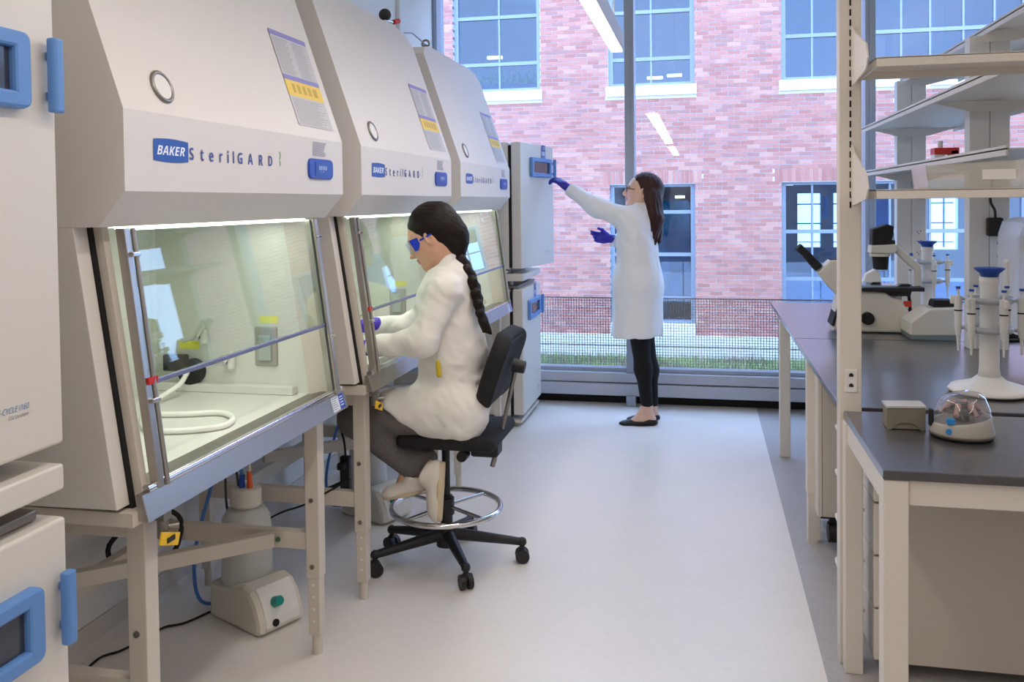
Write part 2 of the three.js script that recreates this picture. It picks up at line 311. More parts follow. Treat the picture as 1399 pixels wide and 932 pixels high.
// wire guard outside the glass
{
  const g = [], z = -7.05, x0 = -2.1, x1 = 4.4, y0 = -0.3, y1 = 0.775;
  const w = thing('wire_fence', 'fine grey welded wire mesh fence just outside the window wall', 'fence', [1.15, -1.1, z]);
  for (let x = x0; x < x1; x += 0.0215) g.push(box(0.0046, y1 - y0, 0.004, x - 1.15, (y0 + y1) / 2 + 1.1, 0));
  mesh('upright_wires', g.splice(0), M.steelD, w);
  for (let y = y0; y < y1; y += 0.0215) g.push(box(x1 - x0, 0.0034, 0.003, (x0 + x1) / 2 - 1.15, y + 1.1, 0.003));
  mesh('cross_wires', g.splice(0), M.steelD, w);
  mesh('top_rail', bx(x0 - 1.15, x1 - 1.15, y1 + 1.095, y1 + 1.105, -0.004, 0.006), M.steelD, w);
  for (const x of [-2.1, -0.5, 1.2, 2.9, 4.4]) mesh('post', bx(x - 1.16, x - 1.14, 0, y1 + 1.1, -0.03, -0.008), M.steelD, w);
}
// grass strip
{
  const blade = new THREE.ConeGeometry(0.006, 0.12, 3); blade.translate(0, 0.06, 0);
  const n = 26000, im = new THREE.InstancedMesh(blade, std('grass', '#ffffff', 0.85), n), m4 = new THREE.Matrix4(), q = new THREE.Quaternion(), c = new THREE.Color();
  for (let i = 0; i < n; i++) {
    const x = -5 + rnd() * 10, z = -14.9 + rnd() * 3.2, k = noise.noise(x * 0.8, z * 1.5, 3) + (rnd() - 0.5) * 0.6;
    q.setFromEuler(new THREE.Euler((rnd() - 0.5) * 1.1, rnd() * 6.3, (rnd() - 0.5) * 1.1));
    m4.compose(v3(x, -1.1, z), q, v3(1, 0.5 + rnd() * 0.7, 1)); im.setMatrixAt(i, m4);
    c.set(k > 0.15 ? '#b4bd7c' : k > -0.15 ? '#86a45f' : '#857f5c'); c.multiplyScalar(0.8 + rnd() * 0.4); im.setColorAt(i, c);
  }
  im.name = 'lawn_grass'; im.userData = { label: 'strip of short green grass below the stone plinth', category: 'grass', kind: 'stuff' }; im.castShadow = im.receiveShadow = true; scene.add(im);
}
// things seen through the house windows
{
  const lampM = std('far_lamp', '#ffffff', 0.5, 0, { emissive: '#fff4e2', emissiveIntensity: 7 });
  const spots = [[-4.0, 4.42, -17, 0.3], [-3.0, 4.45, -17.2, 0.2], [-0.95, 4.1, -18.5, 0.32], [-0.55, 4.12, -18.4, 0.3], [1.66, 1.85, -18, 0.16], [-0.42, 1.62, -17, 0.18]];
  spots.forEach(([x, y, z, l], i) => {
    const yc = y > 3 ? 6.3 : 2.45, up = y > 3 ? 'upper' : 'lower';
    const t = thing('ceiling_lamp', ['short white lamp over the potted plant upstairs across the court', 'small white lamp at the right end of the plant window', 'white bar lamp in the upper window between two brick piers', 'second white bar lamp in that same upper window', 'small lamp over the room with the bright far window', 'small lamp above the teal mural downstairs across the court'][i], 'lamp', [x, y, z]);
    mesh('diffuser', box(l, 0.05, 0.1, 0, 0, 0, 0.01), lampM, t); mesh('hanger', rod([0, 0.02, 0], [0, yc - y, 0], 0.006, 0.006, 6), M.frame, t);
    const L = new THREE.RectAreaLight('#fff2de', 40, l, 0.1); L.position.set(0, -0.03, 0); L.rotation.x = -Math.PI / 2; t.add(L);
  });
  const pl = thing('planter', 'leafy green plant in a dark trough behind the upper window', 'plant', [-3.45, 2.75, -15.75]);
  mesh('trough', box(1.2, 0.95, 0.35, 0, 0.475, 0, 0.02), std('dark_trough', '#2c3a55', 0.5), pl);
  const lg = []; for (let i = 0; i < 90; i++) { const x = (rnd() - 0.5) * 1.1, a = (rnd() - 0.5) * 2, l = 0.2 + rnd() * 0.22, g = new THREE.ConeGeometry(0.022, l, 4); g.scale(1, 1, 0.3); g.translate(0, l / 2, 0); g.rotateZ(a); g.rotateY(rnd() * 6); g.translate(x, 0.93, (rnd() - 0.5) * 0.2); lg.push(g); }
  mesh('leaves', lg, std('far_leaves', '#4f9a6a', 0.7), pl);
  solo('teal_mural', [bx(-0.85, -0.25, 0.1, 1.55, -0.03, 0.03), bx(-0.62, -0.42, -0.4, 0.2, -0.03, 0.03)], std('teal_paint', '#0d87a8', 0.6), 'teal wall panel inside the downstairs window behind the standing person', 'wall panel', [0, 0, -17.5]);
  solo('teal_mural', [bx(2.35, 2.75, 0.55, 1.7, -0.03, 0.03), bx(3.0, 3.2, 0.3, 1.7, -0.03, 0.03), bx(2.1, 2.2, 1.2, 1.6, -0.03, 0.03)], std('teal_paint', '#0d87a8', 0.6), 'teal mural strips inside the wide downstairs window behind the service columns', 'wall panel', [0, 0, -16.6]);
  solo('window_bench', [bx(1.3, 4.9, 0, 1.3, -0.6, 0), bx(1.3, 4.9, 1.3, 1.35, -0.65, 0.03)], std('far_bench', '#4d7f96', 0.5), 'long blue grey counter inside the wide downstairs window', 'counter', [0, -1.2, -15.8]);
}
// ---------------------------------------------------------------- pendant lamps
const lampGlow = std('pendant_diffuser', '#ffffff', 0.5, 0, { emissive: '#fff6ec', emissiveIntensity: 3.2 });
function pendant(x, y, z0, z1, label) {
  const t = thing('pendant_lamp', label, 'lamp', [x, y, (z0 + z1) / 2]), l = Math.abs(z1 - z0);
  mesh('housing', [box(0.072, 0.1, l, 0, 0.055, 0, 0.004)], std('lamp_housing', '#c9c9cd', 0.45), t);
  mesh('diffuser', box(0.062, 0.012, l - 0.02, 0, 0.002, 0), lampGlow, t);
  for (const s of [-0.92, 0, 0.92]) mesh('hanger', rod([0, 0.1, s * l / 2], [0, YC - y, s * l / 2], 0.006, 0.006, 8), M.frame, t);
  const L = new THREE.RectAreaLight('#fff2e8', ROOM_LAMP, 0.12, l); L.position.set(0, -0.012, 0); L.rotation.x = -Math.PI / 2; L.castShadow = true; t.add(L);
  mesh('upper_diffuser', box(0.05, 0.006, l - 0.04, 0, 0.108, 0), lampGlow, t);
  const U = new THREE.RectAreaLight('#fff2e8', ROOM_LAMP * 0.75, 0.1, l); U.position.set(0, 0.115, 0); U.rotation.x = Math.PI / 2; U.castShadow = true; t.add(U);
  return t;
}
pendant(-0.47, 2.4, -0.4, -5.03, 'long white linear pendant lamp over the aisle beside the hoods');
pendant(-0.47, 2.4, 3.2, 0.2, 'linear pendant lamp over the aisle behind the camera');
pendant(2.3, 2.75, 2.6, -4.6, 'linear pendant lamp above the far side of the lab bench');

// ---------------------------------------------------------------- incubators
const incDecal = print('incubator_print', canvas(512, 128, (c, w, h) => { c.clearRect(0, 0, w, h); c.fillStyle = '#3f7fb5'; c.textAlign = 'right'; c.font = 'italic 56px sans-serif'; c.fillText('STERI-CYCLE i160', 504, 60, 496); c.fillStyle = '#6d6a66'; c.font = 'italic 32px sans-serif'; c.fillText('CO2 Incubator', 500, 104); }), 0.5, true);
const incSticker = print('incubator_sticker', canvas(128, 192, (c, w, h) => { c.fillStyle = '#174f9f'; c.fillRect(0, 0, w, h); c.fillStyle = '#cfe0f5'; for (let i = 0; i < 3; i++) c.fillRect(50, 16 + i * 12, 70, 4); c.fillRect(20, 68, 88, 44); c.fillStyle = '#174f9f'; c.fillRect(38, 68, 10, 44); c.fillRect(70, 68, 10, 44); c.fillStyle = '#cfe0f5'; for (let i = 0; i < 4; i++) c.fillRect(44, 126 + i * 13, 76, 4); }), 0.4);
const iw = 0.67, ih = 0.9;
function incubator(pos, label, open, group) {
  const t = thing('incubator', label, 'incubator', pos, group); // front at local x 0, facing +x; base at 0
  mesh('body', [bx(-0.69, -0.092, 0.03, ih, -iw / 2, iw / 2, 0.006), bx(-0.1, -0.07, 0.06, ih - 0.05, -iw / 2 + 0.03, iw / 2 - 0.03)], M.inc, t);
  mesh('gasket', bx(-0.094, -0.07, 0.04, ih - 0.02, -iw / 2 + 0.012, iw / 2 - 0.012), M.rubber, t);
  for (const s of [-1, 1]) for (const d of [-0.6, -0.12]) mesh('foot', bx(d - 0.02, d + 0.02, 0, 0.035, s * (iw / 2 - 0.06) - 0.02, s * (iw / 2 - 0.06) + 0.02), M.steelD, t);
  const door = new THREE.Group(); door.name = 'door'; door.position.set(-0.07, 0, iw / 2 - 0.004); door.rotation.y = -open; t.add(door); // hinge at the near side
  const dz = -iw / 2 + 0.004;
  mesh('door_panel', bx(0, 0.07, 0.035, ih, dz - iw / 2, dz + iw / 2, 0.008), M.inc, door);
  const sh = roundRect(0.40, 0.126, 0.014); const hl = new THREE.Path(); hl.moveTo(-0.172, -0.044); hl.lineTo(-0.172, 0.044); hl.lineTo(0.172, 0.044); hl.lineTo(0.172, -0.044); hl.closePath(); sh.holes.push(hl);
  const fr = new THREE.ExtrudeGeometry(sh, { depth: 0.014, bevelEnabled: true, bevelThickness: 0.008, bevelSize: 0.006, bevelSegments: 2 }); fr.rotateY(Math.PI / 2);
  const f = mesh('display_frame', fr, M.blueP, door); f.position.set(0.071, 0.735, dz - iw / 2 + 0.29);
  const sc = mesh('display_screen', box(0.008, 0.1, 0.36, 0.075, 0.735, dz - iw / 2 + 0.29), M.screen, door);
  const hz = dz - iw / 2 + 0.026;
  const hs = new THREE.Shape(); hs.absarc(0, 0, 0.018, 0, Math.PI * 2); const hp = new THREE.ExtrudeGeometry(roundRect(0.016, 0.022, 0.007), { depth: 0.13, bevelEnabled: true, bevelThickness: 0.004, bevelSize: 0.003, bevelSegments: 2 }); hp.rotateX(-Math.PI / 2); hp.translate(0.092, 0.67, hz);
  mesh('handle', [hp, bx(0.068, 0.088, 0.69, 0.705, hz - 0.009, hz - 0.001), bx(0.068, 0.088, 0.765, 0.78, hz - 0.009, hz - 0.001)], M.blueP, door);
  face(0.118, 0.034, incDecal, 'lettering', door, [0.0712, 0.122, dz - iw / 2 + 0.147], [0, Math.PI / 2, 0]);
  face(0.085, 0.13, incSticker, 'sticker', door, [0.0712, 0.865 - 0.03, dz - iw / 2 + 0.215], [0, Math.PI / 2, 0]);
  return t;
}
const incZ = (far) => far + iw / 2;
function stackPair(zc, who, open) {
  const lo = incubator([-1.205, 0.055, zc], who[0], 0, 'stacked incubators'), hi = incubator([-1.205, 1.062, zc], who[1], open, 'stacked incubators');
  const pl = thing('stacking_frame', who[2], 'frame', [-1.55, 0.955, zc]);
  mesh('lower_plate', box(0.62, 0.02, 0.6, 0, 0.012, 0, 0.004), M.steelD, pl); mesh('upper_plate', box(0.7, 0.05, 0.655, 0.0, 0.08, 0, 0.006), M.inc, pl);
  for (const s of [-1, 1]) for (const e of [-1, 1]) mesh('spacer', rod([s * 0.24, 0.02, e * 0.24], [s * 0.24, 0.06, e * 0.24], 0.02), M.steelD, pl);
  const dolly = thing('roller_base', who[3], 'base', [-1.55, 0, zc]);
  mesh('base_frame', box(0.66, 0.025, 0.64, 0, 0.042, 0, 0.006), M.inc, dolly);
  for (const s of [-1, 1]) for (const e of [-1, 1]) mesh('leveling_foot', rod([s * 0.27, 0, e * 0.27], [s * 0.27, 0.035, e * 0.27], 0.018), M.steelD, dolly);
}
stackPair(incZ(-1.46), ['lower incubator beside the first hood with a blue framed screen', 'upper incubator beside the first hood with a blue framed screen', 'steel stacking frame between the two incubators beside the first hood', 'floor base under the incubators beside the first hood'], 0);
stackPair(incZ(-6.53), ['lower incubator by the window with its door shut', 'upper incubator by the window with its door ajar under the raised hand', 'stacking frame between the two incubators by the window', 'floor base under the incubators by the window'], 0.17);

// ---------------------------------------------------------------- biosafety hoods
const OX = 1.65, HW = 0.6;
const logo = print('hood_logo', canvas(1024, 128, (c, w, h) => {
  c.clearRect(0, 0, w, h); c.fillStyle = '#1552ad'; c.beginPath(); c.moveTo(4, 22); c.quadraticCurveTo(124, 10, 244, 24); c.lineTo(244, 106); c.quadraticCurveTo(124, 118, 4, 106); c.closePath(); c.fill();
  c.fillStyle = '#f2f5fa'; c.font = 'italic bold 52px sans-serif'; c.save(); c.scale(1.2, 1); c.fillText('BAKER', 18, 83); c.restore();
  c.fillStyle = '#3c4a96'; c.font = 'bold 72px sans-serif'; 'SterilGARD'.split('').forEach((k, i) => c.fillText(k, [250, 334, 402, 484, 552, 600, 644, 742, 842, 938][i], 95));
}), 0.4, true);
const swirl = print('hood_swirl', canvas(64, 128, (c, w, h) => { c.clearRect(0, 0, w, h); c.strokeStyle = '#6fae5a'; c.lineWidth = 8; c.beginPath(); c.arc(20, 40, 24, -1.2, 1.1); c.stroke(); c.beginPath(); c.arc(26, 92, 16, -1.4, 0.9); c.stroke(); }), 0.4, true);
const sheet = print('hood_notice', canvas(256, 640, (c, w, h) => {
  c.fillStyle = '#c9c8c8'; c.fillRect(0, 0, w, h); c.fillStyle = '#8f8ac6'; c.fillRect(0, 0, w, 36); c.fillRect(0, 300, w, 34); c.fillStyle = '#f0cf5a'; c.fillRect(0, 334, w, 108);
  c.fillStyle = '#9b9a9c'; for (let i = 0; i < 26; i++) { const y = 48 + i * 9.6; c.fillRect(10, y, 105 - (i * 37 % 30), 3.4); c.fillRect(136, y, 108 - (i * 23 % 40), 3.4); }
  for (let i = 0; i < 19; i++) c.fillRect(12, 456 + i * 9.4, 226 - (i * 41 % 70), 3.4);
  c.fillStyle = '#c9a93e'; c.fillRect(40, 356, 180, 60); c.fillStyle = '#f0cf5a'; for (let i = 0; i < 4; i++) c.fillRect(60 + i * 38, 356, 14, 60);
}), 0.5);
const keypad = print('hood_keypad', canvas(128, 128, (c, w, h) => { c.fillStyle = '#1a55b0'; c.fillRect(0, 0, w, h); c.fillStyle = '#9fb7e0'; for (let i = 0; i < 5; i++) c.fillRect(30 + i * 15, 34, 10, 40); c.fillRect(42, 88, 8, 8); c.fillRect(64, 88, 8, 8); }), 0.35);
const smallPrint = print('hood_fine_print', canvas(128, 160, (c, w, h) => { c.clearRect(0, 0, w, h); c.fillStyle = '#a9a6b4'; for (let i = 0; i < 13; i++) c.fillRect(6, 6 + i * 11.5, 112 - (i * 29 % 26), 4.5); }), 0.5, true);
const sillSticker = print('sill_sticker', canvas(256, 128, (c, w, h) => { c.fillStyle = '#e6e9ef'; c.fillRect(0, 0, w, h); c.fillStyle = '#244fc0'; c.fillRect(150, 0, 106, h); c.fillStyle = '#8a93a6'; for (let i = 0; i < 6; i++) c.fillRect(14, 14 + i * 18, 110 - (i * 31 % 40), 6); c.fillStyle = '#e6e9ef'; for (let i = 0; i < 4; i++) c.fillRect(170, 20 + i * 24, 66, 9); }), 0.4);
const tubeGlow = std('hood_tube', '#ffffff', 0.4, 0, { emissive: '#f4fff2', emissiveIntensity: 6 });
const slope = (y) => -1.24 - 0.13 * (y - 0.905) + OX;      // sash plane
const sideX = (y) => -1.281 - 0.15 * (y - 0.872) + OX;     // front of the side walls
function hood(zc, label) {
  const t = thing('safety_cabinet', label, 'hood', [-OX, 0, zc], 'biosafety cabinets along the left wall');
  const X = (x) => x + OX;
  const pr = [];
  for (const s of [-1, 1]) for (const [x, y, z] of [[-2.06, 1.505, HW], [-1.31, 1.505, HW], [-1.242, 1.585, HW], [-1.242, 1.768, HW], [-1.436, 2.345, HW], [-2.06, 2.345, HW], [-1.45, 2.388, HW - 0.06], [-1.458, 2.41, HW - 0.17], [-2.06, 2.41, HW - 0.17]]) pr.push(v3(X(x), y, s * z));
  const upper = mesh('upper_housing', toCreasedNormals(new ConvexGeometry(pr), 0.15), M.hood, t);
  const an = Math.atan(0.3322), sx = (y) => X(-1.242 - 0.3322 * (y - 1.768)) + 0.0015;
  face(0.60, 0.075, logo, 'brand_lettering', upper, [X(-1.2405), 1.683, HW - 0.402], [0, Math.PI / 2, 0]);
  face(0.03, 0.06, swirl, 'brand_swirl', upper, [X(-1.2405), 1.688, HW - 0.725], [0, Math.PI / 2, 0]);
  face(0.265, 0.33, sheet, 'notice_sheet', upper, [sx(1.962), 1.962, -HW + 0.18], [0, Math.PI / 2, an]);
  const kp = new THREE.ExtrudeGeometry(roundRect(0.18, 0.062, 0.022), { depth: 0.006, bevelEnabled: true, bevelThickness: 0.002, bevelSize: 0.002, bevelSegments: 1 }); kp.rotateY(Math.PI / 2);
  const kb = mesh('keypad', kp, M.blue, upper); kb.position.set(X(-1.242), 1.668, -HW + 0.19);
  face(0.11, 0.042, keypad, 'keypad_print', upper, [X(-1.2325), 1.668, -HW + 0.185], [0, Math.PI / 2, 0]);
  face(0.12, 0.05, smallPrint, 'fine_print', upper, [X(-1.2405), 1.733, -HW + 0.19], [0, Math.PI / 2, 0]);
  const dial = new THREE.Group(); dial.name = 'pressure_gauge'; dial.position.set(sx(1.836), 1.836, HW - 0.176); dial.rotation.set(0, Math.PI / 2, an, 'ZYX'); t.add(dial);
  const bez = new THREE.TorusGeometry(0.036, 0.006, 10, 40); mesh('bezel', bez, M.steelD, dial); const dd = new THREE.CylinderGeometry(0.034, 0.034, 0.006, 32); dd.rotateX(Math.PI / 2); mesh('dial_face', dd, M.white, dial);
  // lower body: side walls, back, floor pan
  for (const s of [-1, 1]) {
    mesh('side_wall', prism([[X(-2.06), 0.86], [sideX(0.872), 0.872], [sideX(1.505), 1.505], [X(-2.06), 1.505]], s > 0 ? HW - 0.045 : -HW, s > 0 ? HW : -HW + 0.045, 0.002), M.cabinet, t);
    mesh('sash_post', prism([[sideX(0.86) - 0.06, 0.85], [sideX(0.85) + 0.028, 0.85], [sideX(1.505) + 0.028, 1.505], [sideX(1.505) - 0.06, 1.505]], s > 0 ? HW - 0.08 : -HW + 0.058, s > 0 ? HW - 0.058 : -HW + 0.08), M.stand, t);
    mesh('door_seal', prism([[sideX(0.86) - 0.06, 0.862], [sideX(0.86) + 0.006, 0.862], [sideX(1.505) + 0.006, 1.505], [sideX(1.505) - 0.06, 1.505]], s > 0 ? HW - 0.058 : -HW + 0.045, s > 0 ? HW - 0.045 : -HW + 0.058), M.rubber, t);
    const rail = [prism([[slope(0.9) - 0.012, 0.9], [slope(0.9) + 0.012, 0.9], [slope(1.5) + 0.012, 1.5], [slope(1.5) - 0.012, 1.5]], s > 0 ? HW - 0.1 : -HW + 0.08, s > 0 ? HW - 0.08 : -HW + 0.1, 0.002)];
    rail.push(prism([[slope(0.9) - 0.02, 0.9], [slope(0.9), 0.9], [slope(1.5), 1.5], [slope(1.5) - 0.02, 1.5]], s > 0 ? HW - 0.118 : -HW + 0.1, s > 0 ? HW - 0.1 : -HW + 0.118));
    rail.push(rod([slope(0.9) + 0.012, 0.9, s * (HW - 0.112)], [slope(1.5) + 0.012, 1.5, s * (HW - 0.112)], 0.006));
    const r = mesh('sash_rail', rail, M.steel, t);
    for (const y of [1.44, 1.1]) mesh('clip', box(0.02, 0.012, 0.03, slope(y) + 0.014, y, s * (HW - 0.1), 0.003), M.chrome, r);
    if (s > 0) mesh('height_mark', box(0.006, 0.016, 0.036, slope(1.15) + 0.015, 1.145, s * (HW - 0.105)), M.red, r);
  }
  mesh('back_panel', bx(X(-2.06), X(-2.0), 0.86, 1.505, -HW + 0.046, HW - 0.046), M.cabinet, t);
  mesh('chamber_back', [bx(X(-1.999), X(-1.965), 0.87, 1.5, -HW + 0.05, HW - 0.05)], M.linerW, t);
  mesh('chamber_back_seam', box(0.003, 0.006, 1.08, X(-1.963), 1.16, 0), M.white, t);
  for (const s of [-1, 1]) {
    const ln = mesh('chamber_side', prism([[X(-1.965), 0.87], [sideX(0.9) - 0.01, 0.87], [sideX(1.5) - 0.01, 1.5], [X(-1.965), 1.5]], s > 0 ? HW - 0.06 : -HW + 0.046, s > 0 ? HW - 0.046 : -HW + 0.06), M.liner, t);
    if (s < 0) {
      mesh('corner_strip', bx(X(-1.965), X(-1.95), 0.88, 1.5, -HW + 0.06, -HW + 0.075), M.linerW, ln);
      const holes = []; for (let i = 0; i < 24; i++) { const y = 0.93 + i * 0.0165; holes.push(box(0.012, 0.006, 0.004, sideX(y) - 0.045, y, -HW + 0.061)); }
      mesh('vent_slots', holes, M.rubber, ln);
    }
  }
  // fittings on the far side wall
  const zs = -HW + 0.06, oy = (x, y, g) => g.translate(X(x), y, zs);
  const outlet = mesh('power_outlet', oy(-1.515, 1.05, new RoundedBoxGeometry(0.085, 0.14, 0.02, 2, 0.005)), M.gray, t); mesh('outlet_cover', oy(-1.515, 1.045, box(0.05, 0.09, 0.03, 0, 0, 0.006, 0.006)), std('outlet_cover', '#a8b2ae', 0.3), outlet);
  mesh('yellow_label', oy(-1.505, 1.145, box(0.072, 0.025, 0.002)), M.lemon, t); mesh('yellow_label', oy(-1.82, 1.047, box(0.08, 0.028, 0.002)), M.lemon, t);
  for (const [x, y] of [[-1.765, 1.083], [-1.66, 0.995]]) {
    const v = mesh('gas_valve', [rod([X(x), y, zs], [X(x), y, zs + 0.05], 0.011), rod([X(x), y, zs + 0.045], [X(x) - 0.05, y - 0.015, zs + 0.055], 0.007, 0.005)], M.chrome, t);
    mesh('valve_lever', [rod([X(x) + 0.01, y + 0.005, zs + 0.05], [X(x) + 0.035, y + 0.04, zs + 0.05], 0.005), box(0.02, 0.05, 0.02, X(x) + 0.022, y, zs + 0.03, 0.004)], M.white, v);
  }
  mesh('cup_holder', [rod([X(-1.80), 0.955, zs], [X(-1.80), 0.955, zs + 0.04], 0.045, 0.045, 28), box(0.09, 0.06, 0.03, X(-1.865), 0.985, zs + 0.018, 0.006)], M.black, t);
  // work tray, front grille, sill
  mesh('work_tray', [bx(X(-1.965), X(-1.36), 0.862, 0.885, -HW + 0.06, HW - 0.06), bx(X(-1.965), X(-1.4), 0.885, 0.915, -HW + 0.06, -HW + 0.1, 0.004)], M.liner, t);
  mesh('front_grille', [prism([[X(-1.36), 0.862], [X(-1.25), 0.862], [X(-1.252), 0.9], [X(-1.30), 0.9], [X(-1.36), 0.885]], -HW + 0.06, HW - 0.06)], M.steelD, t);
  mesh('sill_bar', rod([X(-1.243), 0.905, -HW + 0.05], [X(-1.243), 0.905, HW - 0.05], 0.011, 0.011, 20), M.chrome, t);
  const ap = mesh('sill_apron', prism([[X(-1.25), 0.838], [X(-1.222), 0.838], [X(-1.238), 0.898], [X(-1.256), 0.898]], -HW + 0.03, HW - 0.03, 0.002), M.steel, t);
  face(0.10, 0.05, sillSticker, 'sill_sticker', ap, [X(-1.2295), 0.868, -HW + 0.10], [0, Math.PI / 2, 0.26]);
  mesh('drain_pan', bx(X(-2.05), X(-1.25), 0.83, 0.862, -HW + 0.012, HW - 0.012), M.stand, t);
  // sash glass
  const th = Math.atan(0.13), gl = 0.375, gg = new THREE.BoxGeometry(0.006, gl, 2 * (HW - 0.108)); gg.rotateZ(th);
  const sg = mesh('sash_glass', gg.translate(slope(1.325), 1.325, 0), M.sash, t);
  mesh('sash_edge', box(0.012, 0.012, 2 * (HW - 0.108), slope(1.14), 1.137, 0, 0.003), std('sash_edge', '#7f86a8', 0.25, 0.3), sg);
  // lamp under the housing
  mesh('lamp_tube', rod([X(-1.345), 1.502, -HW + 0.11], [X(-1.345), 1.502, HW - 0.11], 0.008, 0.008, 12), tubeGlow, t);
  mesh('lamp_reflector', bx(X(-1.46), X(-1.36), 1.5, 1.505, -HW + 0.08, HW - 0.08), M.linerW, t);
  const L = new THREE.RectAreaLight('#f8fff2', HOOD_LAMP, 0.1, 0.95); L.position.set(X(-1.5), 1.485, 0); L.rotation.x = -Math.PI / 2; L.castShadow = true; t.add(L);
  // stand
  const st = new THREE.Group(); st.name = 'stand'; t.add(st);
  for (const s of [-1, 1]) for (const x of [-1.31, -1.985]) {
    const lg = mesh('leg', [bx(X(x) - 0.025, X(x) + 0.025, 0.27, 0.83, s * 0.473 - 0.025, s * 0.473 + 0.025, 0.003), bx(X(x) - 0.021, X(x) + 0.021, 0.07, 0.28, s * 0.473 - 0.021, s * 0.473 + 0.021, 0.003), rod([X(x), 0, s * 0.473], [X(x), 0.075, s * 0.473], 0.017)], M.stand, st);
  }
  const bolts = [], pin = [];
  for (const s of [-1, 1]) for (const x of [-1.31, -1.985]) { for (const y of [0.54, 0.31]) bolts.push(rod([X(x) - 0.002, y, s * 0.473 + 0.024], [X(x) - 0.002, y, s * 0.473 + 0.029], 0.008, 0.008, 10)); for (let i = 0; i < 4; i++) pin.push(rod([X(x), 0.12 + i * 0.042, s * 0.473 + 0.02], [X(x), 0.12 + i * 0.042, s * 0.473 + 0.0225], 0.0045, 0.0045, 8)); }
  mesh('leg_bolts', bolts, M.steelD, st); mesh('leg_holes', pin, M.white, st);
  for (const s of [-1, 1]) { mesh('side_rail', bx(X(-1.96), X(-1.335), 0.365, 0.425, s * 0.473 - 0.018, s * 0.473 + 0.018, 0.003), M.stand, st); mesh('top_rail', bx(X(-1.96), X(-1.335), 0.765, 0.828, s * 0.473 - 0.018, s * 0.473 + 0.018, 0.003), M.stand, st); }
  mesh('rear_rail', bx(X(-2.0), X(-1.96), 0.29, 0.35, -0.45, 0.45, 0.003), M.stand, st);
  mesh('cross_brace', bar([X(-1.46), 0.395, -0.455], [X(-1.975), 0.395, 0.02], 0.04, 0.05), M.stand, st);
  mesh('brace_bolt', rod([X(-1.44), 0.395, -0.456], [X(-1.44), 0.395, -0.449], 0.009, 0.009, 10), std('zinc_bolt', '#6f8d7c', 0.4, 0.8), st);
  // drain valve with its yellow tag
  const dv = mesh('drain_valve', [rod([X(-1.255), 0.835, HW - 0.13], [X(-1.255), 0.765, HW - 0.13], 0.014), box(0.03, 0.025, 0.03, X(-1.255), 0.82, HW - 0.13, 0.004), rod([X(-1.255), 0.79, HW - 0.13], [X(-1.225), 0.79, HW - 0.15], 0.008)], M.steelD, t);
  const tag = mesh('valve_tag', box(0.006, 0.03, 0.075, 0, 0, 0, 0.002), M.yellow, dv); tag.position.set(X(-1.235), 0.765, HW - 0.125); tag.rotation.x = -0.35;
  mesh('tag_mark', box(0.002, 0.012, 0.03, 0.0025, 0, 0), M.black, dv).position.copy(tag.position).add(v3(0.002, 0, 0));
  return t;
}
const hoodZ = [-2.31, -3.685, -5.06];
hood(hoodZ[0], 'biosafety cabinet next to the incubators with a white hose on its tray');
hood(hoodZ[1], 'biosafety cabinet where the seated person works with both arms inside');
hood(hoodZ[2], 'biosafety cabinet next to the window incubators with nobody at it');
// the hose on the first tray
{
  const o = [-1.65, 0.886, -2.45];
  const pt = (x, y, yy) => { const q = onPlane(x, y, 1, yy); return [q.x - o[0], q.y - o[1], q.z - o[2]]; };
  solo('vacuum_hose', tube([[-1.80 - o[0], 0.955 - o[1], -2.80 - o[2]], [-1.78 - o[0], 0.93 - o[1], -2.72 - o[2]], pt(212, 548, 0.90), pt(196, 570, 0.90), pt(206, 588, 0.895), pt(260, 588, 0.895), pt(305, 582, 0.895), pt(318, 571, 0.895), pt(300, 564, 0.895), pt(250, 566, 0.895), pt(200, 566, 0.895)].map((p) => v3(...p)), 0.009, 120, 10), M.hose, 'white rubber hose curled on the tray of the hood next to the incubators', 'hose', o);
}
// valves on top of the second hood
{
  const t = thing('gas_fitting', 'small black and red gas fitting on top of the middle hood', 'fitting', [-1.50, 2.412, -4.06]);
  mesh('knob', new THREE.SphereGeometry(0.03, 16, 12).translate(0, 0.055, 0), M.black, t); mesh('stem', [rod([0, 0, 0], [0, 0.03, 0], 0.012), rod([0, 0.03, 0], [0.02, 0.03, -0.07], 0.008)], M.chrome, t); mesh('red_cap', rod([0.02, 0.03, -0.06], [0.03, 0.045, -0.11], 0.012), M.red, t);
  const u = thing('coax_connector', 'small round steel connector on the top corner of the window side hood', 'fitting', [-1.50, 2.412, -4.70]);
  mesh('ring', new THREE.TorusGeometry(0.02, 0.006, 8, 20).translate(0, 0.026, 0), M.steelD, u); mesh('stub', rod([0, 0, 0], [0, 0.02, 0], 0.012), M.steelD, u); mesh('lead', tube([[0, 0.02, 0], [-0.05, 0.07, 0.05], [-0.02, 0.05, 0.2], [0, 0.02, 0.36]], 0.004, 24, 6), M.frame, u);
}
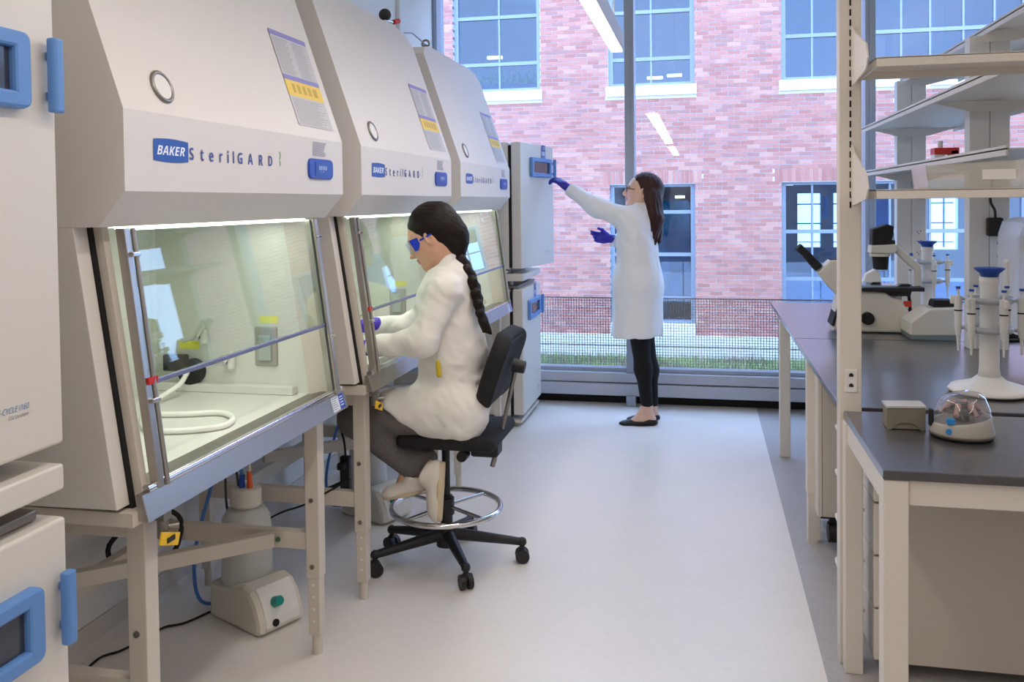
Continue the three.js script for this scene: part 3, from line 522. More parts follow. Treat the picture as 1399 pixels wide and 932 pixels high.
// ---------------------------------------------------------------- aspirators under the hoods
function aspirator(pos, turn, label) {
  const t = thing('vacuum_aspirator', label, 'aspirator', pos, 'vacuum aspirators on the floor', turn); // front toward +x
  const prof = [[-0.16, 0], [0.13, 0], [0.158, 0.018], [0.155, 0.055], [0.13, 0.115], [0.095, 0.155], [0.05, 0.168], [0.0, 0.155], [-0.08, 0.135], [-0.16, 0.13]];
  mesh('pump_base', prism(prof, -0.1, 0.1, 0.02), M.offw, t);
  mesh('front_panel', prism([[0.14, 0.03], [0.162, 0.03], [0.158, 0.06], [0.134, 0.12], [0.1, 0.16], [0.09, 0.15]], -0.075, 0.075, 0.004), M.white, t);
  const k = mesh('knob', rod([0.135, 0.105, 0.02], [0.168, 0.12, 0.02], 0.02, 0.017, 20), M.teal, t);
  mesh('black_port', rod([0.148, 0.04, 0.035], [0.166, 0.043, 0.035], 0.014, 0.013, 16), M.rubber, t);
  const b = mesh('bottle', tr(lathe([[0, 0], [0.088, 0], [0.093, 0.01], [0.092, 0.2], [0.088, 0.24], [0.07, 0.27], [0.05, 0.275], [0.05, 0.3], [0, 0.3]], 36), -0.055, 0.135, 0), std('frosted_bottle', '#dfe0dc', 0.5, 0, { transmission: 0.25, thickness: 0 }), t);
  mesh('cap', tr(lathe([[0, 0], [0.056, 0], [0.058, 0.012], [0.058, 0.06], [0.05, 0.072], [0, 0.072]], 24), -0.055, 0.415, 0), M.offw, b);
  mesh('blue_port', rod([-0.06, 0.48, 0.012], [-0.06, 0.535, 0.012], 0.012, 0.01), M.blue, b); mesh('red_port', rod([-0.03, 0.48, 0.0], [-0.03, 0.55, 0.0], 0.011, 0.009), M.orange, b);
  mesh('blue_tube', tube([[-0.06, 0.53, 0.012], [-0.07, 0.585, 0.02], [-0.13, 0.57, 0.05], [-0.2, 0.4, 0.08], [-0.27, 0.15, 0.09], [-0.26, 0.02, 0.07], [-0.15, 0.03, 0.04]], 0.007, 50, 8), M.bluehose, t);
  mesh('grey_tube', tube([[-0.085, 0.48, 0.01], [-0.09, 0.55, 0.02], [-0.125, 0.56, 0.03], [-0.14, 0.45, 0.03], [-0.13, 0.3, 0.02]], 0.005, 30, 8), std('grey_hose', '#4e4f52', 0.5), t);
  mesh('suction_line', tube([[-0.03, 0.54, 0], [-0.03, 0.65, 0], [-0.03, 0.82, -0.01]], 0.006, 10, 8), M.offw, t);
  return t;
}
const asp1 = aspirator([-1.645, 0, -2.98], -0.45, 'white vacuum aspirator bottle with blue tube between the first two hoods');
aspirator([-1.60, 0, -4.10], -0.45, 'white vacuum aspirator behind the shoes of the seated person');
// cables
solo('power_cable', tube([[0, 0.72, 0], [0.02, 0.6, 0.02], [-0.03, 0.5, 0], [0.06, 0.42, -0.05], [0.05, 0.3, 0.0], [-0.1, 0.25, 0.05], [-0.16, 0.33, 0.05], [-0.1, 0.42, 0.02], [0.04, 0.62, 0.0]].map((p) => v3(...p)), 0.009, 70, 8), M.rubber, 'black power cable looped under the first hood', 'cable', [-1.88, 0.02, -2.72]);
{
  const A = [[117, 915], [140, 897], [163, 890], [205, 868], [225, 857], [250, 852], [287, 836]].map(([x, y]) => onPlane(x, y, 1, 0.005)), o = A[3].clone();
  solo('floor_cable', tube(A.map((p) => p.clone().sub(o)), 0.0045, 40, 6), M.rubber, 'thin black cord lying on the floor behind the first hood legs', 'cable', [o.x, o.y, o.z]);
  const B = [[362, 712, -3.2], [385, 700, -3.2], [415, 690, -3.2], [455, 668, -3.2], [478, 655, -3.3]].map(([x, y, z]) => P(x, y, z)), ob = B[2].clone();
  solo('hanging_cord', tube(B.map((p) => p.clone().sub(ob)), 0.004, 40, 6), M.rubber, 'thin dark cord strung between the stands of the first two hoods', 'cable', [ob.x, ob.y, ob.z]);
}

{
  const p = P(470, 650, -3.5), o = [p.x, 0, -3.52], t = thing('power_strip', 'black power strip hanging on the stand of the middle hood', 'power strip', o);
  mesh('strip_body', box(0.045, 0.16, 0.03, 0, p.y, 0, 0.006), M.black, t); mesh('plug', [box(0.03, 0.03, 0.04, -0.005, p.y + 0.045, 0.03, 0.005), rod([-0.005, p.y - 0.03, 0.015], [-0.1, p.y - 0.07, 0.05], 0.009)], M.rubber, t);
  mesh('strip_cord', tube([[0, p.y + 0.08, 0], [-0.01, p.y + 0.14, -0.01], [-0.04, p.y + 0.22, -0.03], [-0.05, 0.78, -0.05]], 0.005, 20, 6), M.rubber, t);
}
// ---------------------------------------------------------------- the stool
const CH = [-1.08, 0, -3.585];
{
  const t = thing('lab_stool', 'black swivel lab stool with a chrome foot ring under the seated person', 'chair', CH);
  const L = (x, y, z) => v3(x - CH[0], y - CH[1], z - CH[2]);
  const casters = [[-0.937, -3.366], [-0.768, -3.669], [-1.342, -3.416], [-1.372, -3.70], [-1.06, -3.89]];
  for (const [x, z] of casters) {
    const e = L(x, 0, z), d = v3(e.x, 0, e.z).normalize(), a = v3(0, 0.135, 0), b = v3(e.x, 0.088, e.z);
    const lg = [rod(a.clone().addScaledVector(d, 0.02), b, 0.027, 0.016, 12), new THREE.SphereGeometry(0.02, 12, 8).translate(b.x, b.y, b.z), rod([b.x, 0.05, b.z], [b.x, 0.09, b.z], 0.011)];
    mesh('base_arm', lg, M.black, t);
    const side = v3(-d.z, 0, d.x), c0 = v3(e.x, 0.03, e.z);
    mesh('caster', [rod(c0.clone().addScaledVector(side, -0.026), c0.clone().addScaledVector(side, -0.006), 0.03, 0.03, 20), rod(c0.clone().addScaledVector(side, 0.006), c0.clone().addScaledVector(side, 0.026), 0.03, 0.03, 20), box(0.03, 0.03, 0.03, c0.x, 0.05, c0.z, 0.008)], M.black, t);
  }
  mesh('hub', [rod([0, 0.085, 0], [0, 0.165, 0], 0.045, 0.038, 24)], M.black, t);
  mesh('gas_column', [rod([0, 0.16, 0], [0, 0.3, 0], 0.026, 0.026, 20), rod([0, 0.3, 0], [0, 0.53, 0], 0.017, 0.017, 16)], M.black, t);
  const rg = new THREE.TorusGeometry(0.232, 0.0125, 14, 64); rg.rotateX(Math.PI / 2);
  const ring = mesh('foot_ring', rg.translate(0, 0.25, 0), M.chrome, t);
  for (let i = 0; i < 4; i++) { const a = 0.55 + i * Math.PI / 2; mesh('ring_spoke', rod([0.03 * Math.cos(a), 0.255, 0.03 * Math.sin(a)], [0.225 * Math.cos(a), 0.25, 0.225 * Math.sin(a)], 0.008, 0.008, 10), M.chrome, ring); }
  mesh('ring_collar', rod([0, 0.22, 0], [0, 0.29, 0], 0.034, 0.034, 20), M.black, t);
  mesh('seat_mechanism', [box(0.26, 0.035, 0.16, 0.02, 0.54, 0, 0.01), box(0.12, 0.075, 0.1, 0.18, 0.52, 0, 0.015), rod([0.1, 0.5, 0.05], [0.1, 0.5, 0.11], 0.022)], M.black, t);
  const sg = new RoundedBoxGeometry(0.42, 0.055, 0.42, 5, 0.027);
  mesh('seat', sg.translate(0.055, 0.575, 0), M.chairCloth, t);
  // backrest, padded and curved, tilted back
  const bg = new THREE.ExtrudeGeometry(roundRect(0.38, 0.275, 0.09), { depth: 0.03, bevelEnabled: true, bevelThickness: 0.02, bevelSize: 0.02, bevelSegments: 4, curveSegments: 16 });
  const pp = bg.attributes.position; for (let i = 0; i < pp.count; i++) { const x = pp.getX(i), y = pp.getY(i); pp.setZ(i, pp.getZ(i) - 0.9 * x * x * 0.8 - 0.5 * y * y); }
  bg.rotateY(-Math.PI / 2); bg.rotateZ(-0.33);
  const bc = P(682, 498, -3.585); const back = mesh('backrest', toCreasedNormals(bg, 0.7), M.chairCloth, t); back.position.copy(L(bc.x, bc.y, bc.z));
  mesh('back_knob', rod([0.06, -0.0, 0], [0.11, -0.01, 0], 0.03, 0.026, 18), M.black, back);
  const b0 = L(bc.x + 0.07, bc.y - 0.02, bc.z);
  mesh('back_bar', [tube([b0, v3(b0.x - 0.035, b0.y - 0.15, b0.z), v3(0.215, 0.47, 0)], 0.009, 20, 8), rod(v3(0.215, 0.47, 0), v3(0.205, 0.435, 0), 0.011)], M.steelD, t);
}
// ---------------------------------------------------------------- people
const Q = (f, u) => { const l = u.clone().cross(f).normalize(); return new THREE.Quaternion().setFromRotationMatrix(new THREE.Matrix4().makeBasis(f, u, l)); };
function headKit(c, fwd, upHint, s = 1) {
  const f = fwd.clone().normalize(), l = upHint.clone().cross(f).normalize(), u = f.clone().cross(l).normalize();
  const q = new THREE.Quaternion().setFromRotationMatrix(new THREE.Matrix4().makeBasis(f, u, l.clone().negate()));
  const at = (a, b, d) => c.clone().addScaledVector(f, a * s).addScaledVector(u, b * s).addScaledVector(l, d * s);
  const E = (a, b, d, r, qq) => ell(at(a, b, d), r.map((x) => x * s), qq ? q.clone().multiply(qq) : q), C = (a, b, ra, rb) => cone(at(...a), at(...b), ra * s, rb * s);
  const skull = union(0.05, E(-0.012, 0.04, 0, [0.098, 0.09, 0.076]), E(0.035, -0.005, 0, [0.062, 0.08, 0.062]), C([0.03, -0.045, 0], [0.062, -0.098, 0], 0.05, 0.022), C([-0.005, -0.045, 0.045], [0.05, -0.095, 0.012], 0.02, 0.016), C([-0.005, -0.045, -0.045], [0.05, -0.095, -0.012], 0.02, 0.016));
  const nose = union(0.015, C([0.096, 0.012, 0], [0.117, -0.03, 0], 0.007, 0.011), E(0.106, -0.036, 0.009, [0.012, 0.008, 0.008]), E(0.106, -0.036, -0.009, [0.012, 0.008, 0.008]));
  const lips = union(0.004, E(0.092, -0.060, 0, [0.012, 0.006, 0.022]), E(0.089, -0.070, 0, [0.012, 0.007, 0.02]));
  const brow = union(0.01, E(0.083, 0.022, 0.028, [0.014, 0.009, 0.026]), E(0.083, 0.022, -0.028, [0.014, 0.009, 0.026]));
  let head = union(0.018, skull, nose, brow); head = union(0.006, head, lips);
  head = minus(0.012, head, E(0.104, 0.004, 0.031, [0.018, 0.012, 0.018]), E(0.104, 0.004, -0.031, [0.018, 0.012, 0.018]));
  const eyes = union(0.002, E(0.079, 0.004, 0.031, [0.013, 0.011, 0.014]), E(0.079, 0.004, -0.031, [0.013, 0.011, 0.014]));
  const ears = [1, -1].map((k) => minus(0.006, E(-0.008, -0.002, 0.076 * k, [0.022, 0.036, 0.013], new THREE.Quaternion().setFromEuler(new THREE.Euler(0, k * 0.35, -0.2))), E(-0.004, 0.002, 0.089 * k, [0.012, 0.021, 0.008])));
  head = union(0.006, head, eyes, ...ears);
  return { f, u, l, q, at, E, C, head, skull, local: (p) => p.clone().sub(c).applyQuaternion(q.clone().invert()).divideScalar(s) };
}
const bounds = (pts, pad) => { const b = new THREE.Box3().setFromPoints(pts).expandByScalar(pad); return [b.min.toArray(), b.max.toArray()]; };
function paint(g, fn) { const p = g.attributes.position, a = new Float32Array(p.count * 3), q = v3(), c = new THREE.Color(); for (let i = 0; i < p.count; i++) { q.fromBufferAttribute(p, i); fn(q, c); a.set([c.r, c.g, c.b], i * 3); } g.setAttribute('color', new THREE.BufferAttribute(a, 3)); return g; }
const toLocal = (g, o) => g.translate(-o[0], -o[1], -o[2]);
function mergeSkin(gs) { return mergeGeometries(gs.map((g) => { const h = g.toNonIndexed(); return h; })); }
function skinPaint(kit, tone, lip, brow) {
  const T = new THREE.Color(tone), Lp = new THREE.Color(lip), Br = new THREE.Color(brow), Wt = new THREE.Color('#e8e2dc'), Ir = new THREE.Color('#3a2a20');
  return (g) => paint(g, (p, c) => {
    const q = kit.local(p); c.copy(T); c.multiplyScalar(1 + 0.05 * noise.noise(p.x * 60, p.y * 60, p.z * 60));
    if (q.x > 0.085 && Math.abs(q.z) < 0.022 && q.y < -0.053 && q.y > -0.077) c.copy(Lp);
    if (q.x > 0.07 && Math.abs(Math.abs(q.z) - 0.03) < 0.02 && Math.abs(q.y - 0.026) < 0.0045) c.copy(Br);
    if (q.x > 0.075 && Math.abs(Math.abs(q.z) - 0.031) < 0.012 && Math.abs(q.y - 0.004) < 0.006) c.copy(Math.abs(Math.abs(q.z) - 0.031) < 0.005 ? Ir : Wt);
  });
}
// a hand: wrist position, direction of the fingers, normal of the palm; curl per finger in radians; side +1 or -1 puts the thumb
function handField(w, dir, palmN, curls, side, s = 1) {
  const d = dir.clone().normalize(), n = palmN.clone().addScaledVector(d, -palmN.dot(d)).normalize(), b = d.clone().cross(n).multiplyScalar(side).normalize();
  const at = (a, e, c) => w.clone().addScaledVector(d, a * s).addScaledVector(b, e * s).addScaledVector(n, c * s);
  const fs = [], ends = [w];
  for (let k = 0; k < 4; k++) {
    const e = 0.03 - k * 0.02, len = [0.072, 0.08, 0.075, 0.06][k], cu = curls[k]; let p = at(0.085 - Math.abs(k - 1.3) * 0.005, e, 0), ang = 0;
    fs.push(cone(at(0.02, e * 0.6, 0), p, 0.014 * s, 0.0105 * s));
    const seg = [];
    for (let j = 0; j < 3; j++) { ang += cu * [0.8, 1.1, 0.7][j]; const q = p.clone().addScaledVector(d, Math.cos(ang) * len * [0.45, 0.32, 0.23][j] * s).addScaledVector(n, Math.sin(ang) * len * [0.45, 0.32, 0.23][j] * s); seg.push(cone(p, q, (0.0098 - j * 0.0008) * s, (0.0092 - j * 0.0009) * s)); p = q; }
    ends.push(p); fs.push((x, y, z) => Math.min(seg[0](x, y, z), seg[1](x, y, z), seg[2](x, y, z)));
  }
  const t0 = at(0.025, 0.026, 0.004), t1 = at(0.058, 0.055, 0.018), t2 = at(0.088, 0.058, 0.03); ends.push(t1, t2);
  const thumb = union(0.006, cone(t0, t1, 0.015 * s, 0.0115 * s), cone(t1, t2, 0.011 * s, 0.009 * s));
  const palm = ell(at(0.045, 0, 0), [0.05 * s, 0.042 * s, 0.016 * s], new THREE.Quaternion().setFromRotationMatrix(new THREE.Matrix4().makeBasis(d, b, n.clone().multiplyScalar(-side))));
  const wrist = cone(w.clone().addScaledVector(d, -0.07 * s), at(0.02, 0, 0), 0.033 * s, 0.028 * s);
  const core = union(0.02, palm, wrist, thumb);
  const f = (x, y, z) => { let v = core(x, y, z); for (const g of fs) v = smin(v, g(x, y, z), 0.006); return v; };
  ends.push(w.clone().addScaledVector(d, -0.07 * s));
  return { f, ends };
}
// a sneaker: heel and toe on the sole, up = away from the sole
function shoe(parent, heel, toe, up, o, mats_, lowCut) {
  const f = toe.clone().sub(heel), len = f.length(); f.normalize(); const u = up.clone().addScaledVector(f, -up.dot(f)).normalize(), l = f.clone().cross(u);
  const k = len / 0.26, at = (a, b, c) => heel.clone().addScaledVector(f, a * k).addScaledVector(u, b * k).addScaledVector(l, c * k);
  const q = new THREE.Quaternion().setFromRotationMatrix(new THREE.Matrix4().makeBasis(f, u, l));
  const flat = (h0, h1) => (x, y, z) => { const d = (x - heel.x) * u.x + (y - heel.y) * u.y + (z - heel.z) * u.z; return Math.max(h0 * k - d, d - h1 * k); };
  const plan = (g) => union(0.05, cone(at(0.045, 0.02, 0), at(0.12, 0.02, 0), (0.034 + g) * k, (0.034 + g) * k), cone(at(0.12, 0.02, 0), at(0.215, 0.02, 0.004), (0.034 + g) * k, (0.040 + g) * k));
  const prj = (fn) => (x, y, z) => { const d = (x - heel.x) * u.x + (y - heel.y) * u.y + (z - heel.z) * u.z - 0.02 * k; return fn(x - u.x * d, y - u.y * d, z - u.z * d); };
  const sole = (x, y, z) => smax(prj(plan(0.002))(x, y, z), flat(0, lowCut ? 0.008 : 0.028)(x, y, z), 0.006);
  let upper = lowCut ? union(0.03, ell(at(0.05, 0.016, 0), [0.05 * k, 0.034 * k, 0.034 * k], q), ell(at(0.19, 0.006, 0.002), [0.074 * k, 0.026 * k, 0.036 * k], q), cone(at(0.06, 0.012, 0), at(0.18, 0.008, 0), 0.026 * k, 0.022 * k)) : union(0.04, ell(at(0.06, 0.03, 0), [0.055 * k, 0.05 * k, 0.036 * k], q), ell(at(0.19, 0.02, 0.003), [0.075 * k, 0.038 * k, 0.041 * k], q), cone(at(0.1, 0.045, 0), at(0.2, 0.025, 0), 0.034 * k, 0.034 * k));
  if (!lowCut) upper = union(0.03, upper, cone(at(0.055, 0.05, 0), at(0.07, 0.09, 0), 0.037 * k, 0.036 * k));
  const cut = lowCut ? ell(at(0.1, 0.06, 0), [0.075 * k, 0.045 * k, 0.03 * k], q) : ell(at(0.055, 0.115, 0), [0.045 * k, 0.03 * k, 0.03 * k], q);
  const up2 = minus(0.006, (x, y, z) => smax(upper(x, y, z), flat(lowCut ? 0.004 : 0.02, 0.2)(x, y, z), 0.004), cut);
  const [lo, hi] = bounds([at(-0.02, 0, 0), at(0.28, 0, 0), at(0.05, 0.12, 0)], 0.06);
  const m = mesh('shoe', toLocal(netMesh(up2, lo, hi, 0.005), o), mats_[0], parent);
  mesh('sole', toLocal(netMesh(sole, lo, hi, 0.005), o), mats_[1], m);
  if (!lowCut) {
    const lc = []; for (let i = 0; i < 5; i++) { const a = 0.1 + i * 0.016; lc.push(rod(at(a, 0.078 - i * 0.006, -0.014), at(a + 0.008, 0.078 - i * 0.006, 0.014), 0.0028, 0.0028, 6)); }
    mesh('laces', lc.map((g) => toLocal(g, o)), M.white, m);
  }
  return m;
}
// ---- the seated person
{
  const o = [-1.08, 0.0, -3.53];
  const t = thing('person', 'seated person in a white lab coat with blue goggles and a long dark braid', 'person', o);
  const hc = P(592, 325, -3.53), kit = headKit(hc, v3(-0.9, -0.40, 0.03), v3(0, 1, 0), 1.02);
  const neck0 = kit.at(-0.03, -0.04, 0), c7 = P(616, 378, -3.53), chest = P(614, 415, -3.53), waist = P(624, 490, -3.53), pelvis = P(628, 558, -3.53);
  const shL = P(607, 398, -3.37), elL = P(578, 466, -3.30), wrL = P(505, 474, -3.33);
  const shR = P(604, 398, -3.69), elR = P(570, 446, -3.72), wrR = P(510, 446, -3.64);
  const hipL = P(630, 566, -3.45), knL = P(486, 572, -3.40), anL = P(560, 637, -3.47);
  const hipR = P(630, 566, -3.62), knR = P(500, 566, -3.68), anR = P(578, 626, -3.47);
  // body in one surface (head on a finer grid)
  const neck = cone(neck0, c7, 0.05, 0.058);
  const trunk = union(0.08, cone(c7, chest, 0.06, 0.09), cone(chest, waist, 0.09, 0.085), cone(waist, pelvis, 0.085, 0.1), cone(shL, elL, 0.038, 0.034), cone(elL, wrL, 0.033, 0.026), cone(shR, elR, 0.038, 0.034), cone(elR, wrR, 0.033, 0.026), cone(chest, shL, 0.07, 0.038), cone(chest, shR, 0.07, 0.038),
    cone(hipL, knL, 0.062, 0.045), cone(knL, anL, 0.045, 0.032), cone(hipR, knR, 0.062, 0.045), cone(knR, anR, 0.045, 0.032));
  const foot = union(0.03, cone(anL, P(548, 668, -3.46), 0.03, 0.03), cone(anR, P(598, 664, -3.44), 0.03, 0.03));
  const sk = skinPaint(kit, '#dfae92', '#c07a72', '#3a2620');
  const [hl, hh] = bounds([kit.at(0.13, -0.12, 0), kit.at(-0.12, 0.15, 0), kit.at(0, 0, 0.1), kit.at(0, 0, -0.1), c7], 0.03);
  const hg = netMesh(union(0.03, kit.head, neck), hl, hh, 0.0036);
  const [bl, bh] = bounds([c7, pelvis, knL, knR, anL, anR, wrL, wrR, shL, shR], 0.12);
  const bg = netMesh(union(0.03, trunk, foot, cone(c7, c7.clone().lerp(neck0, 0.3), 0.055, 0.05)), bl, bh, 0.012);
  mesh('body', toLocal(mergeSkin([sk(hg), sk(bg)]), o), M.skin, t);
  // lab coat
  const wr = (x, y, z) => 0.012 * (Math.abs(noise.noise(x * 7 + y * 3, y * 9 - x * 3, z * 7)) - 0.2) + 0.007 * (Math.abs(noise.noise(x * 16 + y * 9, y * 15, z * 13 + 3)) - 0.2);
  const fold = (x, y, z, c, r) => { const d = Math.hypot(x - c.x, y - c.y, z - c.z); return d < r ? (1 - d / r) * 0.009 * (noise.noise((x - c.x) * 26 + (y - c.y) * 20, (y - c.y) * 11 - (x - c.x) * 9, z * 7)) : 0; };
  const sleeve = (a, b, c) => union(0.05, cone(a, b, 0.066, 0.057), cone(b, c, 0.055, 0.042));
  const cuffL = half(wrL, wrL.clone().sub(elL).normalize()), cuffR = half(wrR, wrR.clone().sub(elR).normalize());
  const chestQ = new THREE.Quaternion().setFromEuler(new THREE.Euler(0, 0, 0.12));
  const torso = union(0.09, ell(P(612, 420, -3.53), [0.125, 0.15, 0.175], chestQ), ell(P(619, 480, -3.53), [0.145, 0.17, 0.165]), ell(P(616, 545, -3.53), [0.165, 0.13, 0.19]), cone(c7, shL, 0.048, 0.056), cone(c7, shR, 0.048, 0.056), cone(P(614, 374, -3.53), P(612, 402, -3.53), 0.052, 0.085));
  const hem = P(622, 600, -3.36), sk1 = P(538, 560, -3.42), sk2 = P(538, 556, -3.66);
  const skirt = union(0.06, cone(hipL, sk1, 0.115, 0.088), cone(hipR, sk2, 0.115, 0.088), cone(P(625, 570, -3.53), P(560, 562, -3.53), 0.1, 0.07));
  const hA = P(522, 545, -3.4), hB = P(590, 612, -3.4), hd = hB.clone().sub(hA).normalize(), hn = v3(hd.y, -hd.x, 0).normalize(); if (hn.x > 0) hn.negate();
  const skirtCut = (x, y, z) => smax(skirt(x, y, z), half(hA, hn)(x, y, z), 0.02);
  const armL = (x, y, z) => smax(sleeve(shL, elL, wrL)(x, y, z), cuffL(x, y, z), 0.006), armR = (x, y, z) => smax(sleeve(shR, elR, wrR)(x, y, z), cuffR(x, y, z), 0.006);
  const neckHole = cone(P(600, 352, -3.53), P(606, 372, -3.53), 0.062, 0.055);
  const coat = (x, y, z) => { let d = smin(torso(x, y, z), skirtCut(x, y, z), 0.05); d = smin(d, armL(x, y, z), 0.028); d = smin(d, armR(x, y, z), 0.028);
    d += wr(x, y, z) + fold(x, y, z, elL, 0.13) + fold(x, y, z, P(655, 530, -3.42), 0.17) + 0.7 * fold(x, y, z, P(620, 560, -3.36), 0.2);
    return smax(d, -neckHole(x, y, z), 0.01); };
  const [cl, ch] = bounds([c7, pelvis, sk1, sk2, wrL, wrR, P(670, 545, -3.53), hem], 0.2);
  const cm = mesh('lab_coat', toLocal(netMesh(coat, cl, ch, 0.0068), o), M.coat, t);
  // collar
  const colP = [[588, 386, -3.485], [599, 374, -3.467], [612, 359, -3.475], [621, 354, -3.53], [612, 359, -3.585], [599, 374, -3.593], [588, 386, -3.575]].map((q) => P(...q));
  const cc = new THREE.CatmullRomCurve3(colP), cp = cc.getPoints(28); let collar = null;
  const segs = []; for (let i = 0; i + 1 < cp.length; i++) segs.push(cone(cp[i].clone().add(v3(0, 0.008, 0)), cp[i + 1].clone().add(v3(0, 0.008, 0)), 0.007, 0.007), cone(cp[i].clone().add(v3(0.012, -0.028, (cp[i].z > -3.53 ? 1 : -1) * 0.014)), cp[i + 1].clone().add(v3(0.012, -0.028, (cp[i].z > -3.53 ? 1 : -1) * 0.014)), 0.006, 0.006));
  const colF = union(0.03, ...segs); const [ql, qh] = bounds(colP, 0.06);
  mesh('collar', toLocal(netMesh(colF, ql, qh, 0.005), o), M.coat, cm);
  // pocket slit with a yellow lining
  const pk = [P(596, 492, -3.30), P(601, 494, -3.30), P(603, 510, -3.30), P(597, 516, -3.30)];
  const pg = new THREE.BufferGeometry().setFromPoints([pk[0], pk[2], pk[1], pk[0], pk[3], pk[2]]); pg.computeVertexNormals();
  mesh('pocket_lining', toLocal(netMesh(union(0.01, cone(P(598, 495, -3.355), P(600, 512, -3.355), 0.009, 0.011)), ...bounds([P(598, 495, -3.355), P(600, 512, -3.355)], 0.03), 0.004), o), std('yellow_lining', '#c9b52a', 0.8), cm);
  // trousers
  const shin = (k, a, r0, r1) => { const c = cone(k, a.clone().lerp(k, -0.2), r0, r1), e = half(a.clone().lerp(k, -0.1), a.clone().sub(k).normalize()); return (x, y, z) => smax(c(x, y, z), e(x, y, z), 0.006); };
  const trou = union(0.05, cone(hipL, knL, 0.085, 0.066), shin(knL, anL, 0.068, 0.05), cone(hipR, knR, 0.085, 0.066), shin(knR, anR, 0.066, 0.048), cone(pelvis, hipL, 0.09, 0.085), cone(pelvis, hipR, 0.09, 0.085));
  const trouF = (x, y, z) => { return trou(x, y, z) + wr(x, y, z) * 0.5; };
  const [tl, th] = bounds([pelvis, knL, knR, anL, anR], 0.12);
  mesh('trousers', toLocal(netMesh(trouF, tl, th, 0.0085), o), M.tweed, t);
  // hair: a close cap, gathered back, and the braid
  const cap = kit.E(-0.022, 0.05, 0, [0.108, 0.098, 0.090]);
  const faceCut = union(0.03, kit.E(0.085, -0.03, 0, [0.085, 0.1, 0.12]), kit.E(0.02, -0.09, 0.0, [0.07, 0.075, 0.13]));
  const gather = P(626, 348, -3.53);
  const hairF = (x, y, z) => { let d = smax(cap(x, y, z), -faceCut(x, y, z), 0.012); d = smin(d, kit.C([-0.06, 0.0, 0], [-0.085, -0.04, 0], 0.066, 0.05)(x, y, z), 0.04); d = smin(d, cone(kit.at(-0.08, -0.02, 0), gather, 0.055, 0.03)(x, y, z), 0.05);
    return d + 0.0022 * noise.noise(x * 30 + y * 60, (y - x) * 30, z * 95); };
  const [al, ah] = bounds([kit.at(0.1, 0.15, 0), kit.at(-0.15, -0.05, 0), kit.at(0, 0, 0.1), kit.at(0, 0, -0.1), gather], 0.05);
  const hm = mesh('hair', toLocal(netMesh(hairF, al, ah, 0.0045), o), M.hairD, t);
  const br = new THREE.CatmullRomCurve3([gather, P(636, 366, -3.51), P(646, 385, -3.49), P(652, 405, -3.475), P(655, 422, -3.465), P(659, 436, -3.46), P(667, 452, -3.455)]);
  const lobes = []; const NB = 13; for (let i = 0; i < NB; i++) { const u = i / NB * 0.86, p = br.getPoint(u), d = br.getTangent(u), r = 0.027 * (1 - 0.42 * u), sd = v3(0, 0, 1).multiplyScalar(i % 2 ? 0.012 : -0.012); const e = br.getPoint(Math.min(1, u + 0.1)); lobes.push(cone(p.clone().add(sd), e.clone().addScaledVector(sd, -0.6), r, r * 0.8)); }
  const tuft = [cone(br.getPoint(0.86), br.getPoint(1), 0.019, 0.012), cone(br.getPoint(0.86), br.getPoint(1).add(v3(0.012, -0.012, 0)), 0.014, 0.004), cone(br.getPoint(0.86), br.getPoint(1).add(v3(-0.02, -0.005, 0)), 0.014, 0.005)];
  const braidF = (x, y, z) => { let d = 9; for (const g of lobes) d = smin(d, g(x, y, z), 0.006); for (const g of tuft) d = smin(d, g(x, y, z), 0.012); return d + 0.0015 * noise.noise(x * 90, y * 40, z * 90); };
  const [rl, rh] = bounds(br.getPoints(10), 0.06);
  mesh('braid', toLocal(netMesh(braidF, rl, rh, 0.004), o), M.hairD, hm);
  // goggles
  const gq = kit.q, gp = (a, b, c) => kit.at(a, b, c).sub(v3(...o));
  const side = (k) => { const s = new THREE.Shape(); s.moveTo(0, 0.016); s.lineTo(0.05, 0.018); s.lineTo(0.042, -0.03); s.lineTo(0.03, -0.03); s.lineTo(0, 0.004); s.closePath(); const g = new THREE.ExtrudeGeometry(s, { depth: 0.004, bevelEnabled: true, bevelThickness: 0.002, bevelSize: 0.002, bevelSegments: 1 }); const b = mesh('side_shield', g, std('goggle_blue', '#1f3fd0', 0.25), null); b.position.copy(gp(0.03, 0.006, k * 0.073 - 0.002)); b.quaternion.copy(gq); return b; };
  const gogs = new THREE.Group(); gogs.name = 'goggles'; t.add(gogs); gogs.add(side(1), side(-1));
  const lg = new THREE.CylinderGeometry(0.085, 0.08, 0.052, 28, 1, true, -0.95, 1.9); const lens = mesh('lens', lg, std('goggle_lens', '#e6eef8', 0.05, 0, { transmission: 0.85, thickness: 0 }), gogs);
  lg.rotateY(Math.PI / 2); lens.position.copy(gp(0.035, -0.002, 0)); lens.quaternion.copy(gq);
  mesh('strap', [rod(gp(0.035, 0.008, 0.077), gp(-0.02, 0.012, 0.084), 0.004, 0.004, 8), rod(gp(0.035, 0.008, -0.077), gp(-0.02, 0.012, -0.084), 0.004, 0.004, 8)], std('goggle_blue', '#1f3fd0', 0.25), gogs);
  // gloves
  const hL = handField(wrL.clone().add(wrL.clone().sub(elL).normalize().multiplyScalar(0.055)), v3(-1, -0.1, -0.25), v3(0, -1, 0), [0.45, 0.5, 0.55, 0.6], 1), hR = handField(wrR.clone().add(wrR.clone().sub(elR).normalize().multiplyScalar(0.055)), v3(-1, -0.1, 0.2), v3(0, -1, 0), [0.4, 0.5, 0.5, 0.5], -1);
  for (const h of [hL, hR]) mesh('glove', toLocal(netMesh(h.f, ...bounds(h.ends, 0.045), 0.0034), o), M.glove, t);
  // shoes
  shoe(t, P(584, 670, -3.46), P(523, 683, -3.42), v3(-0.15, 1, 0.1), o, [M.canvasShoe, M.rubberSole]);
